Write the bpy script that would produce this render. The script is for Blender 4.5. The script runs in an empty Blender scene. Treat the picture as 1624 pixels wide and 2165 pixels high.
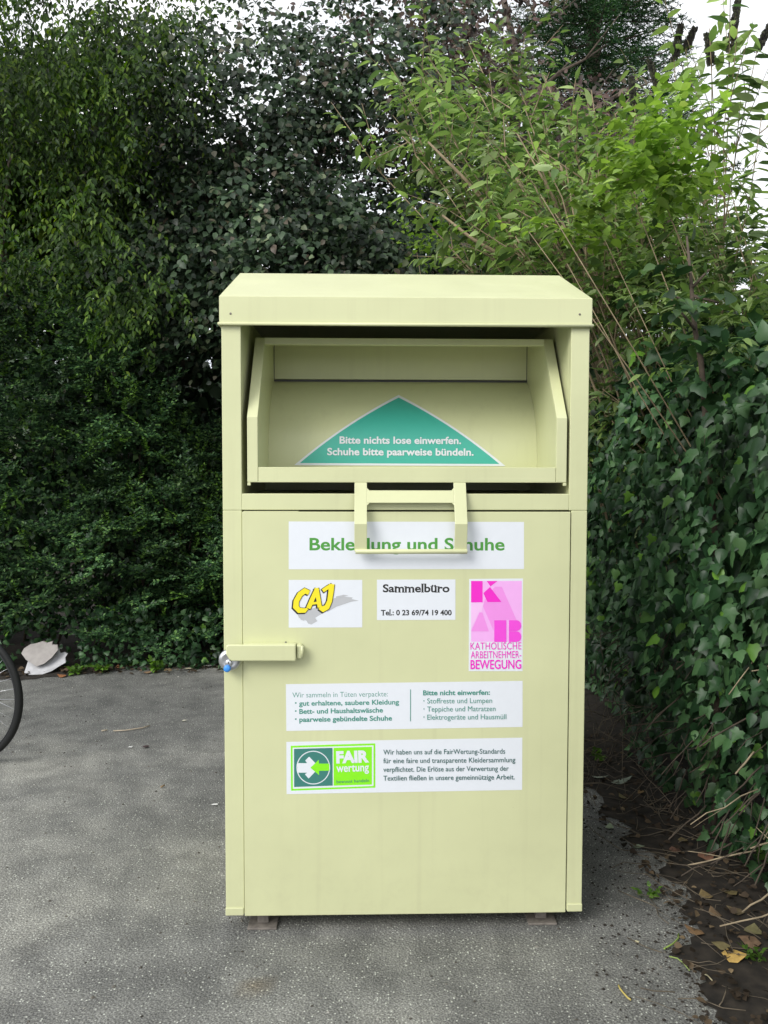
import bpy, bmesh, math, random
import numpy as np
from mathutils import Vector, Matrix

random.seed(7)
RNG = np.random.default_rng(7)
SC = bpy.context.scene
COL = SC.collection

# ------------------------------------------------------------------ camera, sky, sun, exposure
CAM_H, PITCH, ROLL, F_PX = 1.4838, 0.0496, -0.0017, 1750.0
PW, PH = 1624.0, 2165.0                       # photograph's size, the unit all measurements were taken in
cd = bpy.data.cameras.new('camera')
cam = bpy.data.objects.new('camera', cd); COL.objects.link(cam)
cam.location = (0, 0, CAM_H)
cam.rotation_mode = 'XYZ'
cam.matrix_world = (Matrix.Translation((0, 0, CAM_H)) @ Matrix.Rotation(math.pi/2 - PITCH, 4, 'X')
                    @ Matrix.Rotation(-ROLL, 4, 'Z'))
cd.sensor_fit = 'VERTICAL'; cd.sensor_height = 36.0; cd.sensor_width = 27.0
cd.lens = 36.0 * F_PX / PH
cd.clip_start = 0.02; cd.clip_end = 2000
SC.camera = cam

SUN_DIR = Vector((-0.80, -0.85, 0.85)).normalized()       # towards the sun: behind the camera, a little left
w = bpy.data.worlds.new('World'); SC.world = w; w.use_nodes = True
nt = w.node_tree; nt.nodes.clear()
sky = nt.nodes.new('ShaderNodeTexSky'); sky.sky_type = 'NISHITA'; sky.sun_disc = False
sky.sun_elevation = math.asin(SUN_DIR.z); sky.sun_rotation = math.atan2(SUN_DIR.x, SUN_DIR.y)
sky.air_density = 1.2; sky.dust_density = 5.0; sky.ozone_density = 1.0
hsv = nt.nodes.new('ShaderNodeHueSaturation'); hsv.inputs['Saturation'].default_value = 0.22
bg = nt.nodes.new('ShaderNodeBackground'); bg.inputs['Strength'].default_value = 0.12
out = nt.nodes.new('ShaderNodeOutputWorld')
# an overcast: bright cloud over most of the clear sky
geo = nt.nodes.new('ShaderNodeTexCoord'); cn = nt.nodes.new('ShaderNodeTexNoise'); cn.inputs['Scale'].default_value = 2.2; cn.inputs['Detail'].default_value = 5
cr = nt.nodes.new('ShaderNodeValToRGB'); cr.color_ramp.elements[0].position = .35; cr.color_ramp.elements[0].color = (6.6, 7.1, 7.9, 1); cr.color_ramp.elements[1].position = .65; cr.color_ramp.elements[1].color = (9.6, 9.6, 9.7, 1)
cm = nt.nodes.new('ShaderNodeMix'); cm.data_type = 'RGBA'; cm.inputs['Factor'].default_value = .85
nt.links.new(geo.outputs['Generated'], cn.inputs['Vector']); nt.links.new(cn.outputs[0], cr.inputs[0])
nt.links.new(sky.outputs[0], hsv.inputs['Color']); nt.links.new(hsv.outputs[0], cm.inputs['A']); nt.links.new(cr.outputs[0], cm.inputs['B']); nt.links.new(cm.outputs['Result'], bg.inputs[0]); nt.links.new(bg.outputs[0], out.inputs[0])

sl = bpy.data.lights.new('sun', 'SUN'); sl.energy = 1.75; sl.angle = math.radians(30); sl.color = (1.0, 0.98, 0.93)
so = bpy.data.objects.new('sun', sl); COL.objects.link(so); so.location = (-3, -5, 8)
so.rotation_euler = SUN_DIR.to_track_quat('Z', 'Y').to_euler()

SC.view_settings.view_transform = 'Standard'; SC.view_settings.look = 'None'
SC.view_settings.gamma = 1.0; SC.view_settings.exposure = 0.42
SC.cycles.max_bounces = 6; SC.cycles.diffuse_bounces = 3; SC.cycles.glossy_bounces = 2; SC.cycles.transmission_bounces = 3
SC.render.engine = 'CYCLES'

# ------------------------------------------------------------------ measuring helpers
_R = np.array(cam.matrix_world.to_3x3())
def ray(px, py):
    d = _R @ np.array([(px-PW/2)/F_PX, -(py-PH/2)/F_PX, -1.0])
    return d
def on_ground(px, py, z=0.0):
    d = ray(px, py); t = (z-CAM_H)/d[2]
    return np.array([d[0]*t, d[1]*t, z])
def at_depth(px, py, y):
    d = ray(px, py); t = y/d[1]
    return np.array([d[0]*t, y, CAM_H+d[2]*t])

# ------------------------------------------------------------------ object helpers
def link(o, parent=None):
    COL.objects.link(o)
    if parent is not None: o.parent = parent
    return o
def tag(o, label=None, cat=None, group=None, kind=None):
    if label: o['label'] = label
    if cat: o['category'] = cat
    if group: o['group'] = group
    if kind: o['kind'] = kind
    return o
def empty(name, loc=(0, 0, 0), rz=0.0):
    o = bpy.data.objects.new(name, None); o.empty_display_size = 0.1
    o.location = loc; o.rotation_euler = (0, 0, rz)
    return link(o)

class MB:
    """collects shapes, builds them as one mesh"""
    def __init__(s): s.v = []; s.f = []; s.m = []; s.mi = 0; s.sm = []
    def add(s, verts, faces, smooth=False):
        b = len(s.v); s.v += [tuple(map(float, p)) for p in verts]
        for f in faces:
            s.f.append(tuple(b+i for i in f)); s.m.append(s.mi); s.sm.append(smooth)
    def box(s, x0, x1, y0, y1, z0, z1):
        s.add([(x0,y0,z0),(x1,y0,z0),(x1,y1,z0),(x0,y1,z0),(x0,y0,z1),(x1,y0,z1),(x1,y1,z1),(x0,y1,z1)],
              [(0,3,2,1),(4,5,6,7),(0,1,5,4),(1,2,6,5),(2,3,7,6),(3,0,4,7)])
    def prism(s, poly, axis, a0, a1):
        """poly: 2-D points, extruded along axis from a0 to a1 (axis 0: poly is (y,z); 1: (x,z); 2: (x,y))"""
        n = len(poly)
        def P(p, a): return {0: (a, p[0], p[1]), 1: (p[0], a, p[1]), 2: (p[0], p[1], a)}[axis]
        vs = [P(p, a0) for p in poly] + [P(p, a1) for p in poly]
        s.add(vs, [tuple(range(n-1, -1, -1)), tuple(range(n, 2*n))] + [(i, (i+1) % n, n+(i+1) % n, n+i) for i in range(n)])
    def tube(s, pts, r, sides=8, cap=True, closed=False):
        pts = [np.array(p, float) for p in pts]; n = len(pts)
        rs = r if hasattr(r, '__len__') else [r]*n
        ref = None; vs = []
        for i, p in enumerate(pts):
            if closed: t = pts[(i+1) % n]-pts[i-1]
            else: t = pts[min(i+1, n-1)]-pts[max(i-1, 0)]
            t = t/(np.linalg.norm(t)+1e-12)
            if ref is None: ref = np.array([0, 0, 1.]) if abs(t[2]) < .9 else np.array([1., 0, 0])
            u = np.cross(t, ref); u /= (np.linalg.norm(u)+1e-12); v = np.cross(u, t); ref = v
            for k in range(sides):
                a = 2*math.pi*k/sides
                vs.append(p+rs[i]*(math.cos(a)*u+math.sin(a)*v))
        fs = []
        for i in range(n if closed else n-1):
            j = (i+1) % n
            for k in range(sides):
                k2 = (k+1) % sides
                fs.append((i*sides+k, i*sides+k2, j*sides+k2, j*sides+k))
        if cap and not closed:
            fs.append(tuple(range(sides-1, -1, -1))); fs.append(tuple((n-1)*sides+k for k in range(sides)))
        s.add(vs, fs, True)
    def lathe(s, prof, c, axis='y', seg=32):
        """prof: (radius, along) pairs round an axis through c"""
        n = len(prof); vs = []
        for k in range(seg):
            a = 2*math.pi*k/seg
            for r, h in prof:
                q = (r*math.cos(a), h, r*math.sin(a)) if axis == 'y' else ((h, r*math.cos(a), r*math.sin(a)) if axis == 'x' else (r*math.cos(a), r*math.sin(a), h))
                vs.append((c[0]+q[0], c[1]+q[1], c[2]+q[2]))
        fs = [(k*n+i, k*n+i+1, ((k+1) % seg)*n+i+1, ((k+1) % seg)*n+i) for k in range(seg) for i in range(n-1)]
        s.add(vs, fs, True)
    def build(s, name, mats, parent=None, bevel=0.0, fix=True):
        me = bpy.data.meshes.new(name); me.from_pydata(s.v, [], s.f)
        for m in (mats if isinstance(mats, (list, tuple)) else [mats]): me.materials.append(m)
        me.polygons.foreach_set('material_index', s.m); me.polygons.foreach_set('use_smooth', s.sm)
        if fix:
            bm = bmesh.new(); bm.from_mesh(me); bmesh.ops.recalc_face_normals(bm, faces=bm.faces); bm.to_mesh(me); bm.free()
        me.update()
        o = link(bpy.data.objects.new(name, me), parent)
        if bevel:
            b = o.modifiers.new('bevel', 'BEVEL'); b.width = bevel; b.segments = 2; b.limit_method = 'ANGLE'; b.angle_limit = math.radians(40)
            b.harden_normals = False
        return o

# ------------------------------------------------------------------ materials
def new_mat(name):
    m = bpy.data.materials.new(name); m.use_nodes = True
    n = m.node_tree; n.nodes.clear()
    o = n.nodes.new('ShaderNodeOutputMaterial'); p = n.nodes.new('ShaderNodeBsdfPrincipled')
    n.links.new(p.outputs[0], o.inputs[0])
    return m, n, p, o
def N(n, t, **kw):
    x = n.nodes.new(t)
    for k, v in kw.items():
        if k in x.inputs: x.inputs[k].default_value = v
        else: setattr(x, k, v)
    return x
def ramp(n, src, stops):
    r = n.nodes.new('ShaderNodeValToRGB'); e = r.color_ramp.elements
    while len(e) < len(stops): e.new(0.5)
    for i, (p, c) in enumerate(stops): e[i].position = p; e[i].color = (*c, 1) if len(c) == 3 else c
    n.links.new(src, r.inputs[0]); return r
def simple(name, col, rough=0.5, metal=0.0, var=0.06, scale=40.0, bump=0.0, spec=0.5):
    m, n, p, o = new_mat(name)
    tc = N(n, 'ShaderNodeTexCoord'); no = N(n, 'ShaderNodeTexNoise', Scale=scale, Detail=4.0)
    n.links.new(tc.outputs['Object'], no.inputs['Vector'])
    r = ramp(n, no.outputs[0], [(0.3, tuple(c*(1-var) for c in col)), (0.7, tuple(min(1, c*(1+var)) for c in col))])
    n.links.new(r.outputs[0], p.inputs['Base Color'])
    p.inputs['Roughness'].default_value = rough; p.inputs['Metallic'].default_value = metal
    p.inputs['Specular IOR Level'].default_value = spec
    if bump:
        b = N(n, 'ShaderNodeBump', Strength=bump, Distance=0.002); n.links.new(no.outputs[0], b.inputs['Height']); n.links.new(b.outputs[0], p.inputs['Normal'])
    return m

def leaf_mat(name, stops, rough=0.45, trans=0.22, spec=0.4, tcol=None):
    """each leaf takes its own colour from the ramp (random per island)"""
    m, n, p, o = new_mat(name)
    g = N(n, 'ShaderNodeNewGeometry')
    r = ramp(n, g.outputs['Random Per Island'], stops)
    tc = N(n, 'ShaderNodeTexCoord'); no = N(n, 'ShaderNodeTexNoise', Scale=1.9, Detail=4.0)
    n.links.new(tc.outputs['Object'], no.inputs['Vector'])
    mr = N(n, 'ShaderNodeMapRange'); mr.inputs[1].default_value = 0.32; mr.inputs[2].default_value = 0.68; mr.inputs[3].default_value = 0.40; mr.inputs[4].default_value = 1.5  # broad noise puts lit and shaded clumps into the leaf colour
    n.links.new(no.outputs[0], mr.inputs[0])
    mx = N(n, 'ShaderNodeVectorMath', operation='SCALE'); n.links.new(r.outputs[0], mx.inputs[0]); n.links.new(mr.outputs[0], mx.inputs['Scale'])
    n.links.new(mx.outputs[0], p.inputs['Base Color'])
    p.inputs['Roughness'].default_value = rough; p.inputs['Specular IOR Level'].default_value = spec
    t = N(n, 'ShaderNodeBsdfTranslucent'); h = N(n, 'ShaderNodeHueSaturation', Saturation=1.15, Value=1.5)
    n.links.new(mx.outputs[0], h.inputs['Color']); n.links.new(h.outputs[0], t.inputs[0])
    ms = N(n, 'ShaderNodeMixShader'); ms.inputs[0].default_value = trans
    n.links.new(p.outputs[0], ms.inputs[1]); n.links.new(t.outputs[0], ms.inputs[2]); n.links.new(ms.outputs[0], o.inputs[0])
    return m

def paint_mat(name, col, rough=0.30):
    m, n, p, o = new_mat(name)
    tc = N(n, 'ShaderNodeTexCoord')
    n1 = N(n, 'ShaderNodeTexNoise', Scale=3.0, Detail=5.0); n2 = N(n, 'ShaderNodeTexNoise', Scale=900.0, Detail=2.0)
    n3 = N(n, 'ShaderNodeTexVoronoi', Scale=7.0); n4 = N(n, 'ShaderNodeTexNoise', Scale=55.0, Detail=6.0)
    for x in (n1, n2, n3, n4): n.links.new(tc.outputs['Object'], x.inputs['Vector'])
    r = ramp(n, n1.outputs[0], [(0.3, tuple(c*0.95 for c in col)), (0.7, tuple(min(1, c*1.04) for c in col))])
    # a few small rust specks
    sp = ramp(n, n3.outputs['Distance'], [(0.012, (1, 1, 1)), (0.02, (0, 0, 0))])
    sc = ramp(n, n4.outputs[0], [(0.5, (0, 0, 0)), (0.62, (1, 1, 1))])
    mul = N(n, 'ShaderNodeMath', operation='MULTIPLY'); n.links.new(sp.outputs[0], mul.inputs[0]); n.links.new(sc.outputs[0], mul.inputs[1])
    mix = N(n, 'ShaderNodeMix', data_type='RGBA'); n.links.new(mul.outputs[0], mix.inputs['Factor'])
    n.links.new(r.outputs[0], mix.inputs['A']); mix.inputs['B'].default_value = (0.25, 0.15, 0.06, 1)
    # splashed dirt near the ground and faint vertical rain marks
    sp_ = N(n, 'ShaderNodeSeparateXYZ'); n.links.new(tc.outputs['Object'], sp_.inputs[0])
    low = ramp(n, sp_.outputs['Z'], [(0.05, (1, 1, 1)), (0.42, (0, 0, 0))])
    sv = N(n, 'ShaderNodeVectorMath', operation='MULTIPLY'); n.links.new(tc.outputs['Object'], sv.inputs[0]); sv.inputs[1].default_value = (34, 34, .9)
    ns = N(n, 'ShaderNodeTexNoise', Scale=1.0, Detail=5.0); n.links.new(sv.outputs[0], ns.inputs['Vector'])
    rs_ = ramp(n, ns.outputs[0], [(0.56, (0, 0, 0)), (0.78, (1, 1, 1))])
    nd = N(n, 'ShaderNodeTexNoise', Scale=14.0, Detail=8.0, Roughness=0.7); n.links.new(tc.outputs['Object'], nd.inputs['Vector'])
    rd = ramp(n, nd.outputs[0], [(0.48, (0, 0, 0)), (0.72, (1, 1, 1))])
    ml = N(n, 'ShaderNodeMath', operation='MULTIPLY'); n.links.new(low.outputs[0], ml.inputs[0]); n.links.new(rd.outputs[0], ml.inputs[1])
    sa = N(n, 'ShaderNodeMath', operation='MULTIPLY_ADD'); n.links.new(rs_.outputs[0], sa.inputs[0]); sa.inputs[1].default_value = 0.10
    ms_ = N(n, 'ShaderNodeMath', operation='MULTIPLY'); n.links.new(ml.outputs[0], ms_.inputs[0]); ms_.inputs[1].default_value = 0.13; n.links.new(ms_.outputs[0], sa.inputs[2])
    mg = N(n, 'ShaderNodeMix', data_type='RGBA'); n.links.new(sa.outputs[0], mg.inputs['Factor']); n.links.new(mix.outputs['Result'], mg.inputs['A']); mg.inputs['B'].default_value = (0.30, 0.27, 0.17, 1)
    n.links.new(mg.outputs['Result'], p.inputs['Base Color'])
    rr_ = N(n, 'ShaderNodeMapRange'); n.links.new(nd.outputs[0], rr_.inputs[0]); rr_.inputs[3].default_value = rough-.06; rr_.inputs[4].default_value = rough+.12; n.links.new(rr_.outputs[0], p.inputs['Roughness'])
    p.inputs['Specular IOR Level'].default_value = 0.5
    b = N(n, 'ShaderNodeBump', Strength=0.05, Distance=0.001); n.links.new(n2.outputs[0], b.inputs['Height'])
    b2 = N(n, 'ShaderNodeBump', Strength=0.22, Distance=0.02); n.links.new(n1.outputs[0], b2.inputs['Height']); n.links.new(b.outputs[0], b2.inputs['Normal'])
    n.links.new(b2.outputs[0], p.inputs['Normal'])
    return m

PAINT = paint_mat('cream_paint', (0.605, 0.622, 0.368))
BLACKRUB = simple('black_rubber', (0.012, 0.013, 0.013), 0.6, bump=0.2, scale=200, spec=0.25)
STEEL = simple('zinc_steel', (0.62, 0.63, 0.65), 0.28, 0.9)
DARKSTEEL = simple('dark_steel', (0.06, 0.06, 0.065), 0.4, 0.6)
BLUE = simple('blue_plastic', (0.05, 0.27, 0.75), 0.35)
RUSTY = simple('rusty_plate', (0.185, 0.165, 0.145), 0.8, 0.1, var=0.3, scale=60, bump=0.4)
VINYL = simple('white_vinyl', (0.73, 0.76, 0.81), 0.35, var=0.01)
def ink(name, c): return simple(name, c, 0.4, var=0.015)
I_GREEN = ink('ink_green', (0.07, 0.30, 0.045)); I_TEAL = ink('ink_teal', (0.055, 0.27, 0.21)); I_DTEAL = ink('ink_dark_teal', (0.035, 0.12, 0.11))
I_BLACK = ink('ink_black', (0.02, 0.02, 0.02)); I_YEL = ink('ink_yellow', (0.86, 0.72, 0.02)); I_GREY = ink('ink_grey', (0.47, 0.48, 0.50))
I_MAG = ink('ink_magenta', (0.84, 0.02, 0.55)); I_PINK = ink('ink_pink', (0.84, 0.42, 0.82)); I_MID = ink('ink_mid_pink', (0.82, 0.28, 0.74)); I_HOT = ink('ink_hot_pink', (0.84, 0.07, 0.66))
I_LIME = ink('ink_lime', (0.24, 0.80, 0.015)); I_DGREEN = ink('ink_logo_teal', (0.045, 0.20, 0.17)); I_MINT = ink('ink_mint', (0.06, 0.46, 0.34)); I_SIGN = ink('ink_mint_light', (0.055, 0.44, 0.35))

def asphalt_mat():
    m, n, p, o = new_mat('asphalt')
    tc = N(n, 'ShaderNodeTexCoord'); V = tc.outputs['Object']
    big = N(n, 'ShaderNodeTexNoise', Scale=0.9, Detail=6.0, Roughness=0.6); n.links.new(V, big.inputs['Vector'])
    mid = N(n, 'ShaderNodeTexNoise', Scale=7.0, Detail=5.0); n.links.new(V, mid.inputs['Vector'])
    fine = N(n, 'ShaderNodeTexNoise', Scale=170.0, Detail=4.0, Roughness=0.7); n.links.new(V, fine.inputs['Vector'])
    vor = N(n, 'ShaderNodeTexVoronoi', Scale=130.0); n.links.new(V, vor.inputs['Vector'])
    base = ramp(n, big.outputs[0], [(0.30, (0.135, 0.136, 0.132)), (0.5, (0.195, 0.195, 0.186)), (0.68, (0.30, 0.296, 0.272))])
    r2 = ramp(n, mid.outputs[0], [(0.3, (0.72, 0.72, 0.72)), (0.7, (1.22, 1.22, 1.2))])
    m1 = N(n, 'ShaderNodeMix', data_type='RGBA', blend_type='MULTIPLY'); m1.inputs['Factor'].default_value = 1
    n.links.new(base.outputs[0], m1.inputs['A']); n.links.new(r2.outputs[0], m1.inputs['B'])
    r3 = ramp(n, fine.outputs[0], [(0.34, (0.34, 0.34, 0.35)), (0.5, (0.88, 0.88, 0.88)), (0.64, (1.65, 1.66, 1.6))])
    m2 = N(n, 'ShaderNodeMix', data_type='RGBA', blend_type='MULTIPLY'); m2.inputs['Factor'].default_value = 1
    n.links.new(m1.outputs['Result'], m2.inputs['A']); n.links.new(r3.outputs[0], m2.inputs['B'])
    # pale chippings: a random few of the stones
    sep = N(n, 'ShaderNodeSeparateColor'); n.links.new(vor.outputs['Color'], sep.inputs[0])
    pick = ramp(n, sep.outputs[0], [(0.84, (0, 0, 0)), (0.93, (1, 1, 1))])
    core = ramp(n, vor.outputs['Distance'], [(0.22, (1, 1, 1)), (0.42, (0, 0, 0))])
    mul = N(n, 'ShaderNodeMath', operation='MULTIPLY'); n.links.new(pick.outputs[0], mul.inputs[0]); n.links.new(core.outputs[0], mul.inputs[1])
    m3 = N(n, 'ShaderNodeMix', data_type='RGBA'); n.links.new(mul.outputs[0], m3.inputs['Factor']); n.links.new(m2.outputs['Result'], m3.inputs['A']); m3.inputs['B'].default_value = (0.60, 0.62, 0.55, 1)
    # a brown stain in front of the container
    c = on_ground(535, 2085)
    sub = N(n, 'ShaderNodeVectorMath', operation='SUBTRACT'); n.links.new(V, sub.inputs[0]); sub.inputs[1].default_value = tuple(c)
    sca = N(n, 'ShaderNodeVectorMath', operation='MULTIPLY'); n.links.new(sub.outputs[0], sca.inputs[0]); sca.inputs[1].default_value = (7.0, 8.5, 1)
    ln = N(n, 'ShaderNodeVectorMath', operation='LENGTH'); n.links.new(sca.outputs[0], ln.inputs[0])
    ad = N(n, 'ShaderNodeMath', operation='ADD'); n.links.new(ln.outputs['Value'], ad.inputs[0]); n.links.new(mid.outputs[0], ad.inputs[1])
    st = ramp(n, ad.outputs[0], [(0.75, (0.75, 0.75, 0.75)), (1.35, (0, 0, 0))]); st.color_ramp.elements[0].position = 0.55; st.color_ramp.elements[1].position = 1.0
    m4 = N(n, 'ShaderNodeMix', data_type='RGBA', blend_type='MULTIPLY'); n.links.new(st.outputs[0], m4.inputs['Factor']); n.links.new(m3.outputs['Result'], m4.inputs['A']); m4.inputs['B'].default_value = (0.72, 0.58, 0.42, 1)
    n.links.new(m4.outputs['Result'], p.inputs['Base Color'])
    p.inputs['Roughness'].default_value = 0.78; p.inputs['Specular IOR Level'].default_value = 0.3
    b = N(n, 'ShaderNodeBump', Strength=0.5, Distance=0.005); n.links.new(vor.outputs['Distance'], b.inputs['Height']); b.invert = True
    b2 = N(n, 'ShaderNodeBump', Strength=0.5, Distance=0.004); n.links.new(fine.outputs[0], b2.inputs['Height']); n.links.new(b.outputs[0], b2.inputs['Normal'])
    n.links.new(b2.outputs[0], p.inputs['Normal'])
    return m
ASPHALT = asphalt_mat()
SOIL = simple('soil', (0.024, 0.019, 0.014), 0.95, var=0.6, scale=22, bump=1.0)
BARK = simple('bark', (0.085, 0.065, 0.048), 0.9, var=0.4, scale=30, bump=0.8)
TWIG = simple('pale_twig', (0.27, 0.215, 0.14), 0.8, var=0.3, scale=25, bump=0.3)
DTWIG = simple('dark_twig', (0.06, 0.045, 0.032), 0.9, var=0.3, scale=25)
STEMB = simple('butterfly_bush_stem', (0.26, 0.20, 0.125), 0.8, var=0.3, scale=20)

# ------------------------------------------------------------------ leaves
def unit(a): return a/(np.linalg.norm(a, axis=-1, keepdims=True)+1e-9)
def T(verts, faces): return np.array(verts, float), np.array(faces, int)
# x across, y along (1 = full length), z the leaf's normal
T_SMALL = T([(0, 0, 0), (-.24, .45, .05), (0, .5, -.03), (.24, .45, .05), (0, 1, .0)], [(0, 2, 1), (0, 3, 2), (1, 2, 4), (2, 3, 4)])
T_OVATE = T([(0, 0, 0), (-.30, .28, .05), (0, .3, -.02), (.30, .28, .05), (-.27, .6, .04), (0, .62, -.03), (.27, .6, .04), (0, 1.0, -.14)],
            [(0, 2, 1), (0, 3, 2), (1, 2, 5), (1, 5, 4), (2, 3, 6), (2, 6, 5), (4, 5, 7), (5, 6, 7)])
T_LANCE = T([(0, 0, 0), (-.12, .22, .03), (0, .22, -.01), (.12, .22, .03), (-.13, .5, .0), (0, .5, -.05), (.13, .5, .0), (-.07, .8, -.09), (0, .8, -.12), (.07, .8, -.09), (0, 1, -.22)],
            [(0, 2, 1), (0, 3, 2), (1, 2, 5), (1, 5, 4), (2, 3, 6), (2, 6, 5), (4, 5, 8), (4, 8, 7), (5, 6, 9), (5, 9, 8), (7, 8, 10), (8, 9, 10)])
def ivy(outline, curl=.10):
    k = len(outline); return T([(0, .30, .05)] + [(x, y, -curl*abs(x)*1.3-curl*1.4*max(0, y-.45)**1.5-.02*(i % 2)) for i, (x, y) in enumerate(outline)], [(0, 1+i, 1+(i+1) % k) for i in range(k)])
T_IVY5 = ivy([(0, .02), (-.17, -.08), (-.36, -.02), (-.34, .17), (-.50, .36), (-.28, .43), (-.20, .60), (-.10, .82), (0, 1.0), (.10, .82), (.20, .60), (.28, .43), (.50, .36), (.34, .17), (.36, -.02), (.17, -.08)])
T_IVY3 = ivy([(0, .0), (-.22, -.07), (-.38, .06), (-.45, .30), (-.30, .44), (-.22, .66), (-.10, .86), (0, 1.0), (.10, .86), (.22, .66), (.30, .44), (.45, .30), (.38, .06), (.22, -.07)], .14)
T_IVY1 = ivy([(0, .0), (-.20, .02), (-.36, .18), (-.36, .40), (-.24, .66), (-.08, .90), (0, 1.0), (.08, .90), (.24, .66), (.36, .40), (.36, .18), (.20, .02)], .16)
T_IVY = T_IVY5
def add_ivy(lv, P, A, n, S):
    k = RNG.integers(0, 10, len(P))
    for tpl, lo, hi in ((T_IVY5, 0, 4), (T_IVY3, 4, 8), (T_IVY1, 8, 10)):
        q_ = (k >= lo) & (k < hi); lv.add(tpl, P[q_], A[q_], n[q_], np.asarray(S)[q_], float(RNG.uniform(.95, 1.05)))
T_NEEDLE = T([(-.05, 0, 0), (.05, 0, 0), (0, 1, 0)], [(0, 1, 2)])

class Leaves:
    def __init__(s): s.parts = []
    def add(s, tpl, P, A, Nn, S, wid=1.0):
        if len(P) == 0: return
        tv, tf = tpl
        A = unit(A); X = unit(np.cross(A, Nn)); Z = np.cross(X, A)
        S = np.broadcast_to(np.asarray(S, float), (len(P),))
        V = P[:, None, :] + S[:, None, None]*(X[:, None, :]*tv[None, :, 0:1]*wid + A[:, None, :]*tv[None, :, 1:2] + Z[:, None, :]*tv[None, :, 2:3])
        s.parts.append((V.reshape(-1, 3), tf, len(P), len(tv)))
    def build(s, name, mat, parent=None, smooth=True):
        vs, fs, b = [], [], 0
        for V, tf, n, k in s.parts:
            vs.append(V); fs.append((tf[None]+(b+np.arange(n)*k)[:, None, None]).reshape(-1, 3)); b += n*k
        V = np.concatenate(vs); Fc = np.concatenate(fs)
        me = bpy.data.meshes.new(name)
        me.vertices.add(len(V)); me.vertices.foreach_set('co', V.astype(np.float32).ravel())
        me.loops.add(len(Fc)*3); me.loops.foreach_set('vertex_index', Fc.astype(np.int32).ravel())
        me.polygons.add(len(Fc)); me.polygons.foreach_set('loop_start', (np.arange(len(Fc))*3).astype(np.int32))
        me.polygons.foreach_set('use_smooth', np.full(len(Fc), smooth))
        me.update(calc_edges=True); me.materials.append(mat)
        return link(bpy.data.objects.new(name, me), parent)

def rnd(n, a, b): return RNG.uniform(a, b, n)
def rdir(n): return unit(RNG.normal(size=(n, 3)))
def shoots(lv, tpl, O, D, L, n, size, fwd=0.6, droop=0.0, up=(0, 0, 1), jit=0.35, wid=1.0, hang=0.0, taper=0.3, t0=0.1):
    """leaves set in two rows along each shoot; size: leaf length"""
    O = np.asarray(O, float); D = unit(np.asarray(D, float)); M = len(O); L = np.broadcast_to(L, (M,)); up = np.array(up, float)
    side0 = unit(np.cross(D, up)+1e-3*RNG.normal(size=(M, 3)))
    for k in range(n):
        t = t0+(1-t0)*(k+RNG.uniform(0, 1, M)*.6)/n
        P = O+D*(L*t)[:, None]; P[:, 2] -= droop*(L*t)**2
        DD = D.copy(); DD[:, 2] -= 2*droop*L*t; DD = unit(DD)
        sg = 1 if k % 2 else -1
        if k == n-1: A = DD+jit*.5*RNG.normal(size=(M, 3))
        else: A = DD*fwd+side0*sg+jit*RNG.normal(size=(M, 3))
        A = unit(A); A[:, 2] -= hang
        Nn = up+jit*RNG.normal(size=(M, 3))
        sz = np.broadcast_to(size, (M,))*(1-taper*t)*rnd(M, .75, 1.2)
        lv.add(tpl, P, A, Nn, sz, wid)
def curve_pts(O, D, L, droop, n=5, wob=0.0):
    O = np.array(O, float); D = np.array(D, float)/np.linalg.norm(D); r = []
    for i in range(n):
        t = i/(n-1)*L; p = O+D*t; p[2] -= droop*t*t
        if i: p = p+wob*L*RNG.normal(size=3)
        r.append(p)
    return r
def vnoise(P, s, seed=0):
    """cheap smooth 3-D noise, -1..1"""
    r = np.random.default_rng(seed); o = 0
    for i in range(6):
        k = r.normal(size=3)*s*(1+.35*i); o = o+np.sin(P@k+r.uniform(0, 6.28))/(1+.2*i)
    return o/3.2

# ------------------------------------------------------------------ the setting: ground
def ground():
    m = MB(); n = 60; X = 400
    m.add([(-X, -X, 0), (X, -X, 0), (X, X, 0), (-X, X, 0)], [(0, 1, 2, 3)])
    o = m.build('asphalt', ASPHALT, fix=False); tag(o, kind='structure')
    # bare soil under the hedges, a thin sheet with an uneven edge
    right = [(1300, 2300), (1455, 2165), (1500, 2100), (1430, 2020), (1470, 1930), (1425, 1860), (1375, 1800), (1300, 1735), (1262, 1690)]
    pts = [on_ground(*p)[:2] for p in right]
    pts = [np.array((0.86, 0.2)), np.array((.85, 1.4))]+pts[2:]+[np.array((0.92, 4.6)), np.array((0.85, 5.6))]
    back = [on_ground(470, 1408)[:2], on_ground(380, 1412)[:2], on_ground(300, 1408)[:2], on_ground(220, 1422)[:2], on_ground(130, 1432)[:2], on_ground(40, 1438)[:2], np.array((-4.5, 5.8)), np.array((-9, 5.9))]
    outl = pts+[np.array((.3, 6.0))]+back+[np.array((-9, 30)), np.array((14, 30)), np.array((14, .2))]
    # refine the edge so that it is ragged
    ref = []
    for i, p in enumerate(outl):
        q = outl[(i+1) % len(outl)]; L = np.linalg.norm(q-p); k = max(1, int(L/.025)) if i < len(pts)+len(back) else 1
        for j in range(k):
            c = p+(q-p)*j/k
            if k > 1: c = c+.011*RNG.normal(size=2)+.03*np.array([math.sin(c[1]*23+c[0]*11), math.sin(c[0]*19+c[1]*7)])
            ref.append(c)
    m = MB(); m.add([(x, y, .004) for x, y in ref], [tuple(range(len(ref)))])
    o = m.build('soil', SOIL, fix=False); tag(o, kind='structure')
ground()

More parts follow.
